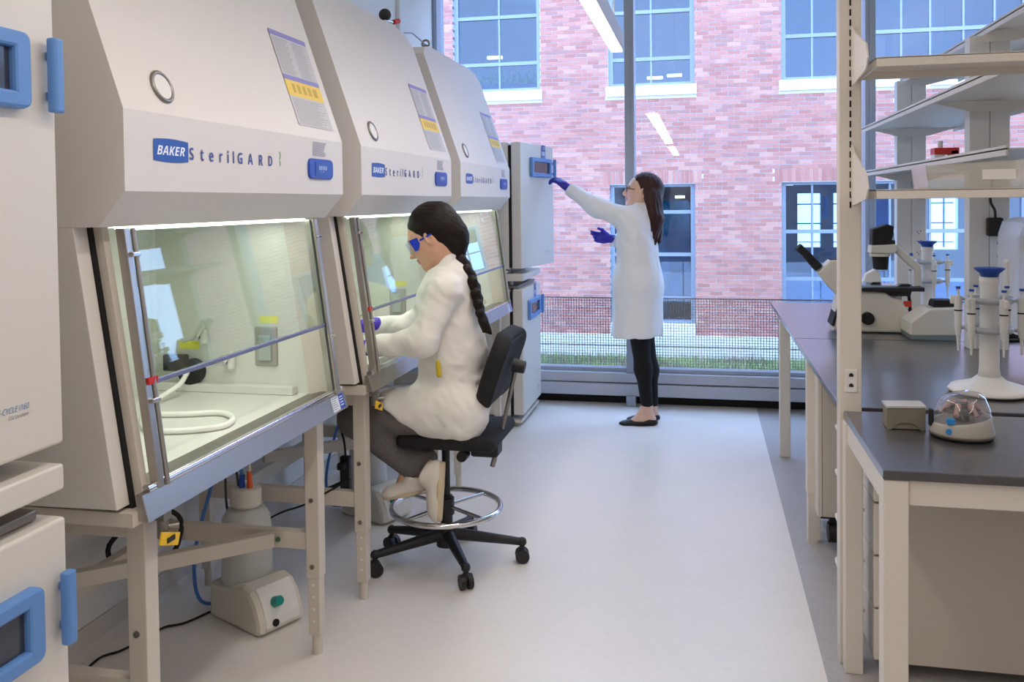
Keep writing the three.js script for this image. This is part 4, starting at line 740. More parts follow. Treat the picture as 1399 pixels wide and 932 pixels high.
  shoe(t, P(609, 628, -3.40), P(604, 714, -3.37), v3(-1, -0.05, 0.25), o, [M.canvasShoe, M.rubberSole]);
}
// ---- the standing person
{
  const o = [-0.44, 0, -6.17], Z = -6.17;
  const t = thing('person', 'standing person in a white lab coat with long brown hair reaching to an incubator', 'person', o);
  const hc = P(877, 263, Z), kit = headKit(hc, v3(-0.96, 0.2, 0.12), v3(0, 1, 0), 1.02);
  const neck0 = kit.at(-0.03, -0.05, 0), c7 = P(880, 289, Z), chest = P(872, 325, Z), waist = P(874, 385, Z), pelvis = P(874, 425, Z);
  const shL = P(862, 300, Z + 0.12), elL = P(815, 283, Z + 0.03), wrL = P(778, 258, Z - 0.06);
  const shR = P(876, 300, Z - 0.17), elR = P(872, 345, Z - 0.22), wrR = P(838, 326, Z - 0.14);
  const hipL = P(872, 438, Z + 0.07), knL = P(879, 505, Z + 0.06), anL = P(884, 555, Z + 0.05), hipR = P(876, 438, Z - 0.09), knR = P(888, 505, Z - 0.08), anR = P(891, 553, Z - 0.09);
  const fl = P(899, 571, Z + 0.06).setY(0), fr = P(902, 566, Z - 0.09).setY(0);
  const sk = skinPaint(kit, '#e2b9a3', '#c98078', '#4a3026');
  const [hl, hh] = bounds([kit.at(0.13, -0.12, 0), kit.at(-0.12, 0.15, 0), kit.at(0, 0, 0.1), kit.at(0, 0, -0.1), c7], 0.03);
  const hg = netMesh(union(0.03, kit.head, cone(neck0, c7, 0.05, 0.058)), hl, hh, 0.0042);
  const trunk = union(0.08, cone(c7, chest, 0.06, 0.09), cone(chest, waist, 0.09, 0.08), cone(waist, pelvis, 0.08, 0.1), cone(chest, shL, 0.06, 0.035), cone(chest, shR, 0.06, 0.035), cone(shL, elL, 0.036, 0.032), cone(elL, wrL, 0.031, 0.025), cone(shR, elR, 0.036, 0.032), cone(elR, wrR, 0.031, 0.025), cone(hipL, knL, 0.06, 0.04), cone(knL, anL, 0.04, 0.03), cone(hipR, knR, 0.06, 0.04), cone(knR, anR, 0.04, 0.03));
  const feet = union(0.03, cone(anL, fl.clone().add(v3(-0.045, 0.034, 0)), 0.032, 0.028), cone(fl.clone().add(v3(-0.045, 0.034, 0)), fl.clone().add(v3(-0.18, 0.022, 0.025)), 0.028, 0.018), cone(anL, fl.clone().add(v3(-0.16, 0.026, 0.022)), 0.032, 0.018), cone(anR, fr.clone().add(v3(-0.045, 0.034, 0)), 0.032, 0.028), cone(fr.clone().add(v3(-0.045, 0.034, 0)), fr.clone().add(v3(-0.17, 0.022, 0.035)), 0.028, 0.018));
  const [bl, bh] = bounds([c7, shL, shR, wrL, wrR, anL, anR, pelvis, P(858, 567, Z)], 0.12);
  const bg = netMesh(union(0.03, trunk, feet), bl, bh, 0.012);
  mesh('body', toLocal(mergeSkin([sk(hg), sk(bg)]), o), M.skin, t);
  const wr = (x, y, z) => 0.016 * (Math.abs(noise.noise(x * 6, y * 2.6, z * 6)) - 0.2) + 0.008 * (Math.abs(noise.noise(x * 13 + y * 4, y * 5, z * 14)) - 0.2);
  const body = union(0.12, ell(P(870, 325, Z), [0.135, 0.2, 0.2]), ell(P(872, 375, Z), [0.155, 0.2, 0.19]), cone(P(872, 400, Z), P(870, 470, Z), 0.165, 0.185), cone(c7, shL, 0.055, 0.06), cone(c7, shR, 0.055, 0.06));
  const hem = half(P(868, 459, Z), v3(0.04, -1, 0).normalize());
  const sl = (a, b, c, k) => { const s = union(0.05, cone(a, b, 0.075, 0.062), cone(b, c, 0.062, 0.046)), e = half(c, c.clone().sub(b).normalize()); return (x, y, z) => smax(s(x, y, z), e(x, y, z), 0.006); };
  const aL = sl(shL, elL, wrL), aR = sl(shR, elR, wrR), nh = cone(P(872, 280, Z), P(874, 291, Z), 0.062, 0.05);
  const coat = (x, y, z) => { let d = smax(body(x, y, z), hem(x, y, z), 0.008); d = smin(d, aL(x, y, z), 0.04); d = smin(d, aR(x, y, z), 0.04); const dr = Math.hypot(x - shL.x, y - shL.y, z - shL.z); d += wr(x, y, z) + (dr < 0.4 ? 0.012 * noise.noise((x + y) * 16, (y - x) * 6, z * 6) * (1 - dr / 0.4) : 0); return smax(d, -nh(x, y, z), 0.01); };
  const [cl, ch] = bounds([c7, wrL, wrR, P(835, 462, Z), P(910, 462, Z), P(872, 380, Z + 0.12), P(872, 380, Z - 0.2)], 0.12);
  const cm = mesh('lab_coat', toLocal(netMesh(coat, cl, ch, 0.0085), o), M.coatB, t);
  const colP = [[857, 297, Z + 0.05], [866, 289, Z + 0.075], [880, 283, Z + 0.06], [886, 282, Z], [880, 283, Z - 0.06], [866, 289, Z - 0.075], [857, 297, Z - 0.05]].map((q) => P(...q)), cp = new THREE.CatmullRomCurve3(colP).getPoints(24), segs = [];
  for (let i = 0; i + 1 < cp.length; i++) segs.push(cone(cp[i], cp[i + 1], 0.014, 0.014));
  mesh('collar', toLocal(netMesh(union(0.02, ...segs), ...bounds(colP, 0.04), 0.006), o), M.coatB, cm);
  const tr_ = union(0.05, cone(hipL, knL, 0.08, 0.055), cone(knL, anL, 0.054, 0.042), cone(hipR, knR, 0.08, 0.055), cone(knR, anR, 0.054, 0.042), cone(hipL, hipR, 0.08, 0.08)), tc = half(P(884, 558, Z), v3(0, -1, 0));
  mesh('trousers', toLocal(netMesh((x, y, z) => smax(tr_(x, y, z), tc(x, y, z), 0.005), ...bounds([hipL, hipR, anL, anR], 0.11), 0.008), o), M.blackCloth, t);
  // hair
  const cap = kit.E(-0.024, 0.048, 0, [0.108, 0.097, 0.089]), fc = union(0.03, kit.E(0.092, -0.025, 0, [0.085, 0.11, 0.13]), kit.E(0.035, -0.10, 0.0, [0.06, 0.06, 0.13]));
  const fall = []; const rs = [[-0.05, 0.05, 893, 325], [-0.05, 0.0, 897, 330], [-0.05, -0.05, 900, 332], [-0.02, 0.075, 887, 322], [-0.03, -0.075, 903, 330], [-0.06, 0.03, 895, 334]];
  for (const [a, l, x, y] of rs) { const s = kit.at(a - 0.03, 0.0, l), e = P(x, y, Z + l * 0.9 + 0.04), m = s.clone().lerp(e, 0.5).add(v3(0.02, 0, 0)); fall.push(cone(s, m, 0.046, 0.034), cone(m, e, 0.034, 0.008)); }
  const hairF = (x, y, z) => { let d = smax(cap(x, y, z), -fc(x, y, z), 0.012); d = smin(d, kit.C([-0.07, 0.02, 0], [-0.075, -0.06, 0], 0.072, 0.07)(x, y, z), 0.04); for (const g of fall) d = smin(d, g(x, y, z), 0.022); return d + 0.004 * noise.noise(x * 55, y * 8, z * 55) + 0.002 * noise.noise(x * 120, y * 12, z * 120); };
  mesh('hair', toLocal(netMesh(hairF, ...bounds([kit.at(0.1, 0.16, 0), P(905, 338, Z), kit.at(0, 0, 0.13), kit.at(0, 0, -0.13), kit.at(-0.15, 0, 0)], 0.05), 0.0055), o), M.hairB, t);
  // glasses
  const gp = (a, b, c) => kit.at(a, b, c).sub(v3(...o)), gm = std('dark_frames', '#5a2a22', 0.3), gl = new THREE.Group(); gl.name = 'glasses'; t.add(gl);
  for (const k of [1, -1]) { const r = new THREE.TorusGeometry(0.024, 0.0028, 8, 24); r.scale(1, 0.75, 1); r.rotateY(Math.PI / 2); const m = mesh('rim', r, gm, gl); m.position.copy(gp(0.108, 0.004, 0.032 * k)); m.quaternion.copy(kit.q); }
  mesh('temple_arms', [rod(gp(0.106, 0.01, 0.056), gp(0.0, 0.008, 0.078), 0.0028, 0.0028, 8), rod(gp(0.106, 0.01, -0.056), gp(0.0, 0.008, -0.078), 0.0028, 0.0028, 8), rod(gp(0.112, 0.008, 0.009), gp(0.112, 0.008, -0.009), 0.0025, 0.0025, 8)], gm, gl);
  const dL = wrL.clone().sub(elL).normalize();
  const hL = handField(wrL.clone().addScaledVector(dL, 0.03), v3(-0.80, 0.58, -0.1), v3(-0.5, -0.7, -0.4), [0.5, 0.55, 0.6, 0.6], -1), hR = handField(wrR.clone().add(v3(-0.03, 0, 0)), v3(-0.9, 0.12, 0.2), v3(0, 0.3, 1), [0.35, 0.5, 0.7, 0.7], 1);
  for (const h of [hL, hR]) mesh('glove', toLocal(netMesh(h.f, ...bounds(h.ends, 0.045), 0.004), o), M.gloveB, t);
  const flat = std('black_flats', '#0b0b0d', 0.45);
  shoe(t, v3(fl.x, 0.001, fl.z), v3(fl.x - 0.265, 0.001, fl.z + 0.035), v3(0, 1, 0), o, [flat, flat], true); shoe(t, v3(fr.x, 0.001, fr.z), v3(fr.x - 0.23, 0.001, fr.z + 0.05), v3(0, 1, 0), o, [flat, flat], true);
}
// ---------------------------------------------------------------- benches
const BT = 0.848;
function bench(name, label, x0, x1, z0, z1, legs, group) { // z0 nearer than z1
  const t = thing(name, label, 'bench', [(x0 + x1) / 2, 0, (z0 + z1) / 2], group), cx = (x0 + x1) / 2, cz = (z0 + z1) / 2;
  mesh('worktop', metreUV(bx(x0 - cx, x1 - cx, BT - 0.025, BT, z0 - cz, z1 - cz, 0.003), 1.5), M.top, t);
  const w = 0.062;
  for (const [x, z, foot] of legs) { const lg = [bx(x - w / 2 - cx, x + w / 2 - cx, foot ? 0.22 : 0.0, BT - 0.026, z - w / 2 - cz, z + w / 2 - cz, 0.004)]; if (foot) lg.push(bx(x - w / 2 + 0.004 - cx, x + w / 2 - 0.004 - cx, 0.012, 0.23, z - w / 2 + 0.004 - cz, z + w / 2 - 0.004 - cz, 0.003), rod([x - cx, 0, z - cz], [x - cx, 0.014, z - cz], 0.03)); mesh('leg', lg, M.bench, t); }
  return { t, cx, cz };
}
{
  const b = bench('end_bench', 'near lab bench with a black top holding the mini centrifuge', 0.452, 1.95, -2.40, -3.06, [[0.484, -2.434], [1.9, -2.434], [1.9, -3.02]]);
  for (const [x0, x1, z0, z1] of [[0.516, 1.87, -2.415, -2.445], [0.455, 0.485, -2.466, -3.06], [0.516, 1.87, -3.0, -3.03]]) mesh('apron', bx(x0 - b.cx, x1 - b.cx, BT - 0.093, BT - 0.026, z0 - b.cz, z1 - b.cz, 0.003), M.bench, b.t);
  mesh('leg', bx(0.447 - b.cx, 0.503 - b.cx, 0, BT - 0.027, -2.99 - b.cz, -3.045 - b.cz, 0.004), M.bench, b.t);
  const c = bench('island_bench', 'black topped island bench section with the tall pipette stand', 0.452, 2.1, -3.115, -4.62, [[0.484, -4.14, 1], [2.06, -4.14, 1], [2.06, -3.3, 1], [0.62, -4.55, 1]]);
  mesh('apron', [bx(0.47 - c.cx, 0.5 - c.cx, BT - 0.09, BT - 0.026, -3.12 - c.cz, -4.6 - c.cz, 0.003)].slice(0, 0).concat(bx(0.9 - c.cx, 0.93 - c.cx, BT - 0.09, BT - 0.026, -3.13 - c.cz, -4.6 - c.cz, 0.003)), M.bench, c.t);
  const d = bench('island_bench', 'black topped island bench section with the inverted microscope', 0.452, 2.1, -4.63, -6.25, [[0.478, -5.5], [2.06, -5.5], [0.9, -6.15], [2.06, -4.8]]);
  mesh('apron', bx(0.9 - d.cx, 0.93 - d.cx, BT - 0.09, BT - 0.026, -4.65 - d.cz, -6.2 - d.cz, 0.003), M.bench, d.t);
}
// drawer units under the benches
function drawers(name, label, x0, x1, y0, y1, z0, z1, n, away = false) {
  const o = [(x0 + x1) / 2, 0, (z0 + z1) / 2], t = thing(name, label, 'drawers', o), cx = o[0], cz = o[2];
  mesh('carcass', bx(x0 + 0.02 - cx, x1 - cx, y0, y1, z0 - cz, z1 - cz, 0.004), std('drawer_enamel', '#cfc7ba', 0.5), t);
  if (away) mesh('back_panel', bx(x0 - cx, x0 + 0.019 - cx, y0, y1, z0 - cz, z1 - cz, 0.003), M.bench, t);
  for (let i = 0; i < (away ? 0 : n); i++) {
    const a = y0 + (y1 - y0) * i / n + 0.004, e = y0 + (y1 - y0) * (i + 1) / n - 0.004, m = (a + e) / 2 + 0.02, zc = 0;
    const f = mesh('drawer_front', bx(x0 - cx, x0 + 0.019 - cx, a, e, z0 - cz - 0.006, z1 - cz + 0.006, 0.003), M.bench, t);
    mesh('handle', tube([[x0 - cx + 0.002, m - 0.02, zc - 0.2], [x0 - cx - 0.03, m, zc - 0.2], [x0 - cx - 0.032, m, zc + 0.1], [x0 - cx - 0.03, m, zc + 0.2], [x0 - cx + 0.002, m - 0.02, zc + 0.2]], 0.006, 24, 8), M.white, f);
  }
  for (const x of [x0 + 0.07, x1 - 0.06]) for (const z of [z0 - 0.06, z1 + 0.06]) mesh('caster', [rod([x - cx - 0.02, y0 / 2 - 0.004, z - cz], [x - cx + 0.02, y0 / 2 - 0.004, z - cz], Math.min(0.045, y0 / 2 - 0.004), Math.min(0.045, y0 / 2 - 0.004), 20), box(0.03, y0 / 2, 0.03, x - cx, y0 * 0.72, z - cz)], M.black, t);
  return t;
}
drawers('drawer_unit', 'drawer unit under the near end of the island bench', 0.535, 1.5, 0.05, 0.74, -2.985, -3.74, 4);
drawers('drawer_unit', 'drawer unit on casters beside the middle leg of the island bench', 0.485, 0.95, 0.16, 0.79, -4.0, -4.42, 3, true);

// ---------------------------------------------------------------- near shelving: slotted upright, brackets, shelves
{
  const o = [0.474, 0, -3.085], t = thing('bench_shelving', 'slotted upright with two cantilever shelves over the near bench', 'shelf', o), L = (x, y, z) => [x - o[0], y, z - o[2]];
  for (const [x0, x1] of [[0.439, 0.509], [2.0, 2.07]]) {
    const up = mesh('upright', bx(x0 - o[0], x1 - o[0], x0 < 1 ? 0 : 0, 3.4, 0.033, -0.028, 0.004), M.bench, t);
    const sl = []; for (let y = 1.53; y < 3.3; y += 0.033) sl.push(box(0.0055, 0.021, 0.003, (x0 + x1) / 2 - o[0], y, 0.0328)); mesh('slots', sl, M.rubber, up);
  }
  const so = mesh('data_outlet', bx(-0.018, 0.02, 0.912, 0.987, 0.032, 0.038, 0.002), M.white, t); for (const y of [0.93, 0.964]) mesh('jack', prism([[-0.006, y], [0.008, y], [0.008, y + 0.008], [0.001, y + 0.013], [-0.006, y + 0.008]], 0.036, 0.0395), M.black, so);
  for (const [yb, k] of [[1.548, 0], [1.935, 1]]) {
    const s = mesh('shelf', [bx(0.5 - o[0], 2.0 - o[0], yb + 0.024, yb + 0.028, 0.335, 0.035), bx(0.5 - o[0], 2.0 - o[0], yb, yb + 0.028, 0.335, 0.322, 0.002), bx(0.5 - o[0], 2.0 - o[0], yb, yb + 0.026, 0.05, 0.038), bx(0.5 - o[0], 0.506 - o[0], yb, yb + 0.027, 0.33, 0.04)], M.bench, t);
    for (const x of [0.478, 2.03]) mesh('bracket', prism([[0.033, yb + 0.02], [0.033, yb + 0.18], [0.09, yb + 0.15], [0.30, yb + 0.075], [0.33, yb + 0.03], [0.30, yb], [0.06, yb - 0.02]].map(([z, y]) => [-z, y]), -0.0025, 0.0025).rotateY(Math.PI / 2).translate(x - o[0], 0, 0), M.bench, t);
  }
}
// ---------------------------------------------------------------- island spine: service columns and shelves
{
  const o = [1.285, BT, -5.2], t = thing('service_spine', 'island shelving with grey white service columns and long shelves', 'shelf', o);
  const colM = std('column_enamel', '#dededa', 0.5);
  const plugs = std('outlet_holes', '#4a4a4c', 0.6);
  for (const z of [-4.42, -5.96]) {
    const c = mesh('service_column', [bx(-0.085, 0.0, 0, 1.44, z + 0.02 - o[2], z - 0.06 - o[2], 0.003), bx(0.002, 0.085, 0, 1.44, z + 0.02 - o[2], z - 0.06 - o[2], 0.003)], colM, t);
    const h = []; for (const y of [0.30, 0.36, 0.43, 0.49]) for (const [dx, dy] of [[-0.01, 0], [0.01, 0.004], [0, -0.012]]) h.push(box(0.005, 0.008, 0.003, 0.045 + dx, y + dy, z + 0.0205 - o[2])); mesh('sockets', h, plugs, c);
  }
  const lip = std('shelf_enamel', '#d9d6cf', 0.45);
  for (const [y, xl, xr, zn] of [[1.69, 1.0, 1.57, -3.25], [1.97, 1.0, 1.57, -3.2], [2.285, 1.25, 1.6, -3.4]]) {
    const s = mesh('shelf', [bx(xl - o[0], xr - o[0], y + 0.02 - BT, y + 0.025 - BT, zn - o[2], -6.1 - o[2]), bx(xl - o[0], xl + 0.006 - o[0], y - BT, y + 0.035 - BT, zn - o[2], -6.1 - o[2]), bx(xr - 0.006 - o[0], xr - o[0], y - BT, y + 0.035 - BT, zn - o[2], -6.1 - o[2])], lip, t);
    const n = y > 2.2 ? 1 : 2; for (const z of [-4.35, -5.9]) mesh('bracket', prism([[xl + 0.02 - o[0], y + 0.015 - BT], [xr - 0.02 - o[0], y + 0.015 - BT], [1.37 - o[0], y - 0.035 - BT], [1.2 - o[0], y - 0.035 - BT]], z - o[2], z + 0.012 - o[2]), lip, s);
  }
}
// things on the shelves
{
  const r = thing('tube_rack', 'small red and white tube rack on the lower island shelf', 'rack', [1.15, 1.715, -4.62]);
  mesh('tray', [box(0.11, 0.03, 0.08, 0, 0.06, 0), box(0.03, 0.06, 0.08, 0.035, 0.03, 0)], M.red, r); mesh('tubes', [rod([-0.02, 0.02, 0], [-0.02, 0.11, 0], 0.012), rod([0.03, 0.0, 0.045], [0.03, 0.03, 0.045], 0.014)], M.white, r); mesh('white_foot', box(0.05, 0.045, 0.07, -0.03, 0.0225, 0, 0.004), M.white, r);
  const b = thing('plastic_bin', 'low clear plastic bin on the lower shelf over the near bench', 'bin', [0.80, 1.577, -2.92]);
  const cm = std('clear_plastic', '#f4f3ee', 0.12, 0, { transmission: 0.8, thickness: 0 });
  mesh('bin_shell', [prism([[-0.14, 0], [0.14, 0], [0.15, 0.085], [0.147, 0.085], [0.137, 0.004], [-0.137, 0.004], [-0.147, 0.07], [-0.15, 0.07]], -0.09, 0.09), prism([[-0.14, 0], [0.14, 0], [0.15, 0.085], [-0.15, 0.07]], 0.09, 0.093), prism([[-0.14, 0], [0.14, 0], [0.15, 0.085], [-0.15, 0.07]], -0.093, -0.09)], cm, b);
  mesh('bin_label', box(0.09, 0.03, 0.001, 0.05, 0.04, 0.095), M.white, b);
}
// ---------------------------------------------------------------- instruments on the bench
// outline in photograph pixels on the plane z, returned relative to an origin
const outline = (pts, z, o) => pts.map(([x, y]) => { const p = P(x, y, z); return [p.x - o[0], p.y - o[1]]; });
{
  const Z = -4.93, o = [0.86, BT, Z], t = thing('microscope', 'inverted microscope with black eyepieces and a tall lamp arm on the bench', 'microscope', o);
  const pr = (pts, d, b = 0.006) => prism(outline(pts, Z, o), -d / 2, d / 2, b);
  const base = P(1135, 447, Z).y - BT;
  mesh('body', [pr([[1135, 448], [1139, 420], [1143, 400], [1150, 385], [1168, 386], [1180, 396], [1205, 398], [1216, 405], [1228, 408], [1238, 425], [1240, 452], [1180, 451]], 0.16, 0.01)], M.offw, t);
  mesh('eyepiece_head', [pr([[1116, 371], [1132, 355], [1147, 355], [1155, 372], [1150, 396], [1140, 400], [1128, 388]], 0.11, 0.008)], M.offw, t);
  mesh('head_cap', pr([[1131, 357], [1133, 354], [1145, 354], [1146, 357]], 0.06, 0.001), M.rubber, t);
  for (const s of [-1, 1]) {
    const a = P(1118, 366, Z), b = P(1101, 347, Z), c = P(1090, 337, Z), w = (p) => v3(p.x - o[0], p.y - o[1], s * 0.032);
    mesh('eyepiece', [rod(w(a), w(b), 0.024, 0.02, 20), rod(w(b), w(c), 0.019, 0.021, 20)], M.rubber, t);
  }
  mesh('grip', pr([[1133, 442], [1140, 419], [1143, 420], [1137, 443]], 0.165, 0.002), M.rubber, t);
  mesh('white_shield', pr([[1178, 385], [1182, 374], [1194, 367], [1201, 372], [1204, 388]], 0.05, 0.006), M.white, t);
  mesh('stage', [pr([[1170, 391], [1257, 391], [1257, 396], [1170, 396]], 0.2, 0.002), pr([[1195, 395], [1242, 395], [1240, 403], [1200, 403]], 0.14, 0.002)], M.black, t);
  mesh('stage_plate', pr([[1176, 388.5], [1222, 388.5], [1222, 391], [1176, 391]], 0.14, 0.001), std('stage_glass', '#a9bdd0', 0.15, 0.4), t);
  mesh('specimen_holder', [pr([[1190, 388], [1202, 388], [1202, 384.5], [1190, 384.5]], 0.05, 0.001), pr([[1224, 391], [1230, 388], [1242, 388], [1242, 391]], 0.05, 0.001)], M.black, t);
  const cyl = (x, y0, y1, r0, r1, m, n, z = 0) => { const a = P(x, y0, Z), b = P(x, y1, Z); return mesh(n, rod([a.x - o[0], a.y - o[1], z], [b.x - o[0], b.y - o[1], z], r0, r1, 24), m, t); };
  cyl(1203, 368, 350, 0.036, 0.042, M.rubber, 'condenser');
  cyl(1202, 350, 346, 0.052, 0.052, M.offw, 'condenser_collar');
  mesh('lamp_arm', [pr([[1187, 345], [1188, 335], [1221, 333], [1224, 342], [1218, 346]], 0.1, 0.006), pr([[1221, 336], [1226, 335], [1256, 362], [1258, 370], [1257, 391], [1247, 391], [1247, 368], [1222, 344]], 0.06, 0.006)], M.offw, t);
  mesh('lamp_house', [pr([[1189.5, 334], [1190, 313], [1210, 306], [1219, 309], [1219, 320], [1216, 328], [1221, 328], [1221, 334]], 0.09, 0.008)], M.rubber, t);
  cyl(1202, 404, 430, 0.025, 0.022, M.rubber, 'objective_turret', 0.03); cyl(1212, 425, 438, 0.014, 0.016, M.rubber, 'objective', 0.05); cyl(1224, 400, 416, 0.02, 0.02, M.gray, 'filter_block', 0.05);
  const kx = P(1181, 432, Z); mesh('focus_knob', [rod([kx.x - o[0], kx.y - o[1], 0.075], [kx.x - o[0], kx.y - o[1], 0.11], 0.033, 0.032, 24), rod([kx.x - o[0], kx.y - o[1], 0.11], [kx.x - o[0], kx.y - o[1], 0.125], 0.02, 0.02, 20)], M.rubber, t);
  const e = P(1240, 425, Z); mesh('rear_cables', [tube([[e.x - o[0] - 0.005, 0.2, 0.05], [e.x - o[0], 0.12, 0.055], [e.x - o[0] - 0.01, 0.06, 0.055], [e.x - o[0] - 0.03, 0.008, 0.06]], 0.008, 24, 8)], M.rubber, t);
}
{
  const Z = -4.74, o = [1.12, BT, Z], t = thing('thermal_mixer', 'low ivory benchtop instrument with a sloped front and black top knob beside the microscope', 'instrument', o);
  mesh('housing', prism(outline([[1237, 452], [1237, 437], [1263, 419], [1301, 418], [1305, 424], [1305, 455], [1238, 456]], Z, o), -0.1, 0.1, 0.008), M.offw, t);
  mesh('grey_base', prism(outline([[1236, 453], [1305, 454], [1304, 462], [1238, 460]], Z, o), -0.1, 0.1, 0.002), std('base_grey', '#7d8a8c', 0.5), t);
  mesh('feet', [bx(-0.09, -0.07, 0, 0.012, -0.08, 0.08), bx(0.09, 0.11, 0, 0.012, -0.08, 0.08)], M.rubber, t);
  mesh('top_knob', prism(outline([[1271, 418], [1272, 413], [1274, 409], [1298, 409], [1302, 413], [1303, 418]], Z, o), -0.05, 0.05, 0.003), M.rubber, t);
  const s = P(1247, 418, Z); 
  solo('warning_card', [box(0.04, 0.03, 0.004, 0, 0, 0)], std('card_red', '#c8402c', 0.5), 'small red card behind the sloped ivory instrument', 'card', [s.x, BT + 0.155, Z - 0.115]).userData.kind = undefined;
}
// pipette carousels
const pipProto = (() => {
  const t = new THREE.Group(); t.name = 'pipette';
  mesh('handle', [rod([0, 0.09, 0], [0, 0.2, 0], 0.0125, 0.0135, 16), box(0.03, 0.03, 0.014, 0.012, 0.185, 0, 0.005)], M.white, t);
  mesh('window_band', rod([0, 0.145, 0], [0, 0.15, 0], 0.0139, 0.0139, 16), M.navy, t);
  mesh('plunger', [rod([0, 0.2, 0], [0, 0.228, 0], 0.0045, 0.0045, 10)], M.white, t); mesh('plunger_button', rod([0, 0.226, 0], [0, 0.234, 0], 0.0085, 0.0085, 14), M.blue, t);
  mesh('tip_cone', [rod([0, 0.0, 0], [0, 0.06, 0], 0.003, 0.0065, 12), rod([0, 0.06, 0], [0, 0.09, 0], 0.009, 0.0125, 12)], M.white, t);
  return t;
})();
function carousel(pos, k, label, n, off, who) {
  const t = thing('pipette_stand', label, 'pipette stand', pos); t.scale.setScalar(k);
  mesh('base', lathe([[0, 0.004], [0.13, 0.004], [0.135, 0.012], [0.125, 0.025], [0.06, 0.045], [0.04, 0.062], [0, 0.062]], 48), M.white, t);
  mesh('base_ring', lathe([[0, 0], [0.126, 0], [0.126, 0.005], [0, 0.005]], 40), M.rubber, t);
  mesh('column', lathe([[0, 0.055], [0.038, 0.055], [0.033, 0.09], [0.03, 0.38], [0.033, 0.4], [0.033, 0.418], [0, 0.418]], 32), M.white, t);
  mesh('top_knob', lathe([[0, 0.418], [0.028, 0.418], [0.032, 0.43], [0.05, 0.445], [0.05, 0.45], [0, 0.447]], 32), M.blue, t);
  const sl = std('carousel_grey', '#b7bcc2', 0.35);
  for (const y of [0.23, 0.335]) { const rg = new THREE.TorusGeometry(0.072, 0.007, 8, 40); rg.rotateX(Math.PI / 2); rg.scale(1, 1.5, 1); const h = mesh('holder_ring', rg.translate(0, y, 0), sl, t); for (let i = 0; i < n; i++) { const a = off + i * 2 * Math.PI / n; mesh('clip', [rod([0.03 * Math.cos(a), y, 0.03 * Math.sin(a)], [0.088 * Math.cos(a), y, 0.088 * Math.sin(a)], 0.006)], sl, h); } }
  for (let i = 0; i < n; i++) {
    const a = off + i * 2 * Math.PI / n, p = pipProto.clone(); p.name = numbered('pipette'); p.userData = { label: who, category: 'pipette', group: who }; p.scale.setScalar(k);
    p.position.set(pos[0] + 0.1 * k * Math.cos(a), pos[1] + 0.145 * k, pos[2] + 0.1 * k * Math.sin(a)); p.rotation.y = -a; scene.add(p);
  }
}
carousel([1.0, BT, -3.42], 1, 'tall white pipette stand with a blue top knob on the near island section', 6, 0.35, 'white pipette hanging on the tall pipette stand nearer the centrifuge');
carousel([1.235, BT, -5.32], 1.02, 'white pipette stand with a blue knob behind the ivory instrument', 5, 0.2, 'white pipette hanging on the stand behind the ivory instrument');
// mini centrifuge
{
  const c = onPlane(1315, 598, 1, BT), o = [c.x, BT, -2.78], t = thing('mini_centrifuge', 'grey mini centrifuge with a clear dome lid and blue button on the near bench', 'centrifuge', o);
  const tilt = (g) => { const p = g.attributes.position; for (let i = 0; i < p.count; i++) { const y = p.getY(i); if (y > 0.035) p.setY(i, y + p.getX(i) * 0.16 * Math.min(1, (y - 0.035) / 0.02)); } g.computeVertexNormals(); return g; };
  mesh('base_skirt', lathe([[0, 0], [0.083, 0], [0.085, 0.008], [0, 0.008]], 48), M.rubber, t);
  mesh('body', tilt(lathe([[0, 0.008], [0.087, 0.008], [0.088, 0.02], [0.082, 0.042], [0.079, 0.055], [0.072, 0.055], [0.07, 0.046], [0, 0.046]], 48)), M.gray, t);
  const dome = mesh('dome_lid', tilt(lathe([[0.078, 0.057], [0.074, 0.08], [0.062, 0.11], [0.05, 0.123], [0.03, 0.13], [0, 0.131]], 48)), std('dome_clear', '#efeef0', 0.03, 0, { transmission: 0.92, thickness: 0 }), t);
  mesh('rotor', [rod([0, 0.05, 0], [0, 0.1, 0], 0.022, 0.016, 20), rod([0, 0.075, 0], [0, 0.085, 0], 0.055, 0.05, 24)], M.black, t);
  const tu = []; for (let i = 0; i < 6; i++) { const a = i * 1.047; tu.push(rod([0.03 * Math.cos(a), 0.1, 0.03 * Math.sin(a)], [0.055 * Math.cos(a), 0.07, 0.055 * Math.sin(a)], 0.008)); } mesh('tubes', tu, std('rotor_tubes', '#b08a82', 0.5), t);
  mesh('latch', box(0.022, 0.018, 0.014, -0.045, 0.058, 0.062, 0.003), M.blueC, t); mesh('button', rod([-0.05, 0.03, 0.066], [-0.053, 0.03, 0.072], 0.008), M.blueC, t); mesh('hinge', box(0.012, 0.05, 0.02, -0.083, 0.055, 0, 0.003), M.black, t);
}
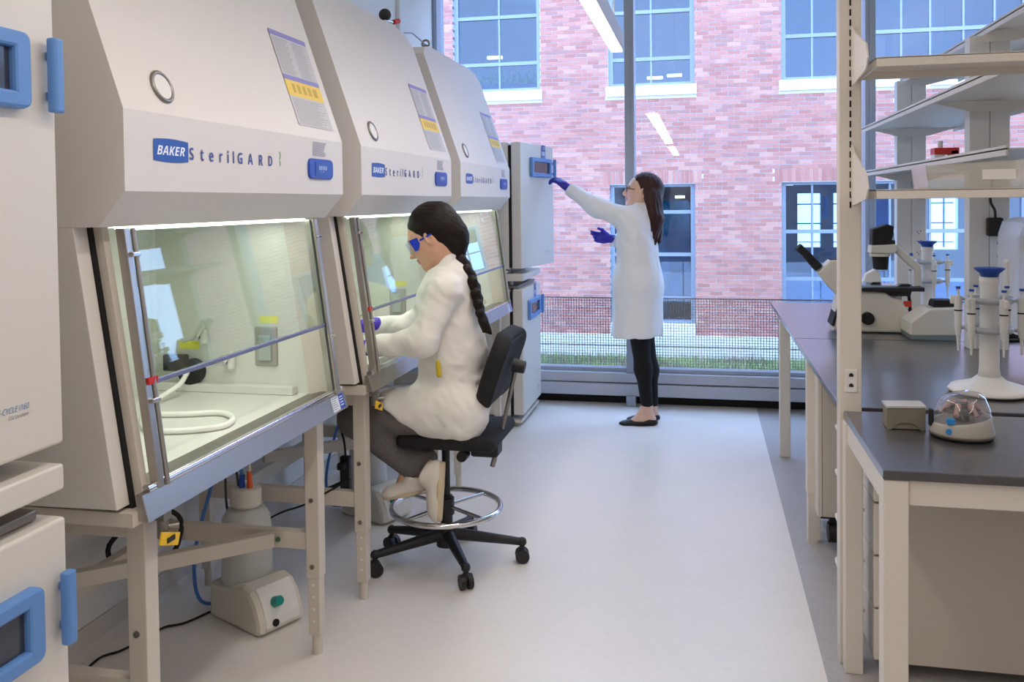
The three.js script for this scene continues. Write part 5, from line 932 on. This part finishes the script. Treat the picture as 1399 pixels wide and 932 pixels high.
// card holder
{
  const a = onPlane(1212, 587, 1, BT), b = onPlane(1263, 588, 1, BT), o = [(a.x + b.x) / 2, BT, -2.865], w = b.x - a.x;
  const s = new THREE.Shape(); s.moveTo(-w / 2, 0); s.lineTo(-w / 2, 0.062); s.lineTo(w / 2, 0.066); s.lineTo(w / 2, 0); s.lineTo(w / 2 - 0.012, 0); s.quadraticCurveTo(w / 4, 0.022, 0, 0.022); s.quadraticCurveTo(-w / 4, 0.022, -w / 2 + 0.012, 0); s.closePath();
  const t = thing('wipe_holder', 'small grey plastic box with an arched cutout on the near bench', 'box', o);
  mesh('front_shell', tr(new THREE.ExtrudeGeometry(s, { depth: 0.004, bevelEnabled: true, bevelThickness: 0.001, bevelSize: 0.001, bevelSegments: 1 }), 0, 0.001, 0.033), std('holder_grey', '#837c6f', 0.5), t);
  mesh('shell', [box(w, 0.066, 0.062, 0, 0.034, 0.0, 0.003)], std('holder_body', '#8d867a', 0.5), t); mesh('lid', prism([[-w / 2 - 0.002, 0.066], [w / 2 + 0.002, 0.069], [w / 2 + 0.002, 0.076], [-w / 2 - 0.002, 0.073]], -0.036, 0.04, 0.001), std('holder_lid', '#c4c4c2', 0.4), t);
}
// plug adapter on the nearer column
{
  const p = P(1358.5, 310, -4.38), o = [p.x, p.y - 0.045, -4.397], t = thing('power_adapter', 'black power adapter plugged into the nearer service column', 'adapter', o);
  mesh('brick', box(0.066, 0.085, 0.042, 0, 0.045, 0.022, 0.01), M.black, t); mesh('lead', tube([[0, 0.085, 0.03], [-0.002, 0.12, 0.03], [-0.02, 0.16, 0.03], [-0.012, 0.24, 0.025], [-0.01, 0.33, 0.02]], 0.006, 24, 8), M.black, t);
}
// covered instrument at the right
{
  const Z = -4.18, o = [1.5, BT, Z], t = thing('covered_microscope', 'instrument under a translucent white dust cover beside the nearer service column', 'microscope', o);
  mesh('dust_cover', prism(outline([[1376, 452], [1375, 380], [1376, 320], [1382, 303], [1400, 297], [1440, 298], [1470, 320], [1478, 452]], Z, o), -0.14, 0.14, 0.02), std('dust_cover', '#eef0f4', 0.35, 0, { transmission: 0.45, thickness: 0 }), t);
  mesh('lamp_arm', prism(outline([[1372, 358], [1402, 322], [1410, 326], [1384, 362], [1384, 440], [1374, 440]], Z, o), -0.03, 0.03, 0.006), M.offw, t);
  const e = onPlane(1352, 462, 1, BT + 0.01), f = onPlane(1399, 480, 1, BT + 0.01);
  solo('bench_cable', tube([[0, 0, 0], [0.05, 0, 0.06], [0.12, 0, 0.05], [0.16, 0, 0.14], [0.3, 0, 0.18]], 0.008, 30, 8), M.rubber, 'thick black cable lying on the bench behind the tall pipette stand', 'cable', [e.x, BT + 0.008, e.z]);
  const g = onPlane(1370, 462, 1, BT);
  solo('black_base', box(0.32, 0.03, 0.22, 0, 0.015, 0, 0.008), M.rubber, 'flat black instrument base behind the tall pipette stand', 'base', [g.x + 0.12, BT, g.z - 0.1]);
}
scene.traverse((o) => { if (o.isMesh) { o.castShadow = true; o.receiveShadow = true; } });
renderer.render(scene, camera);
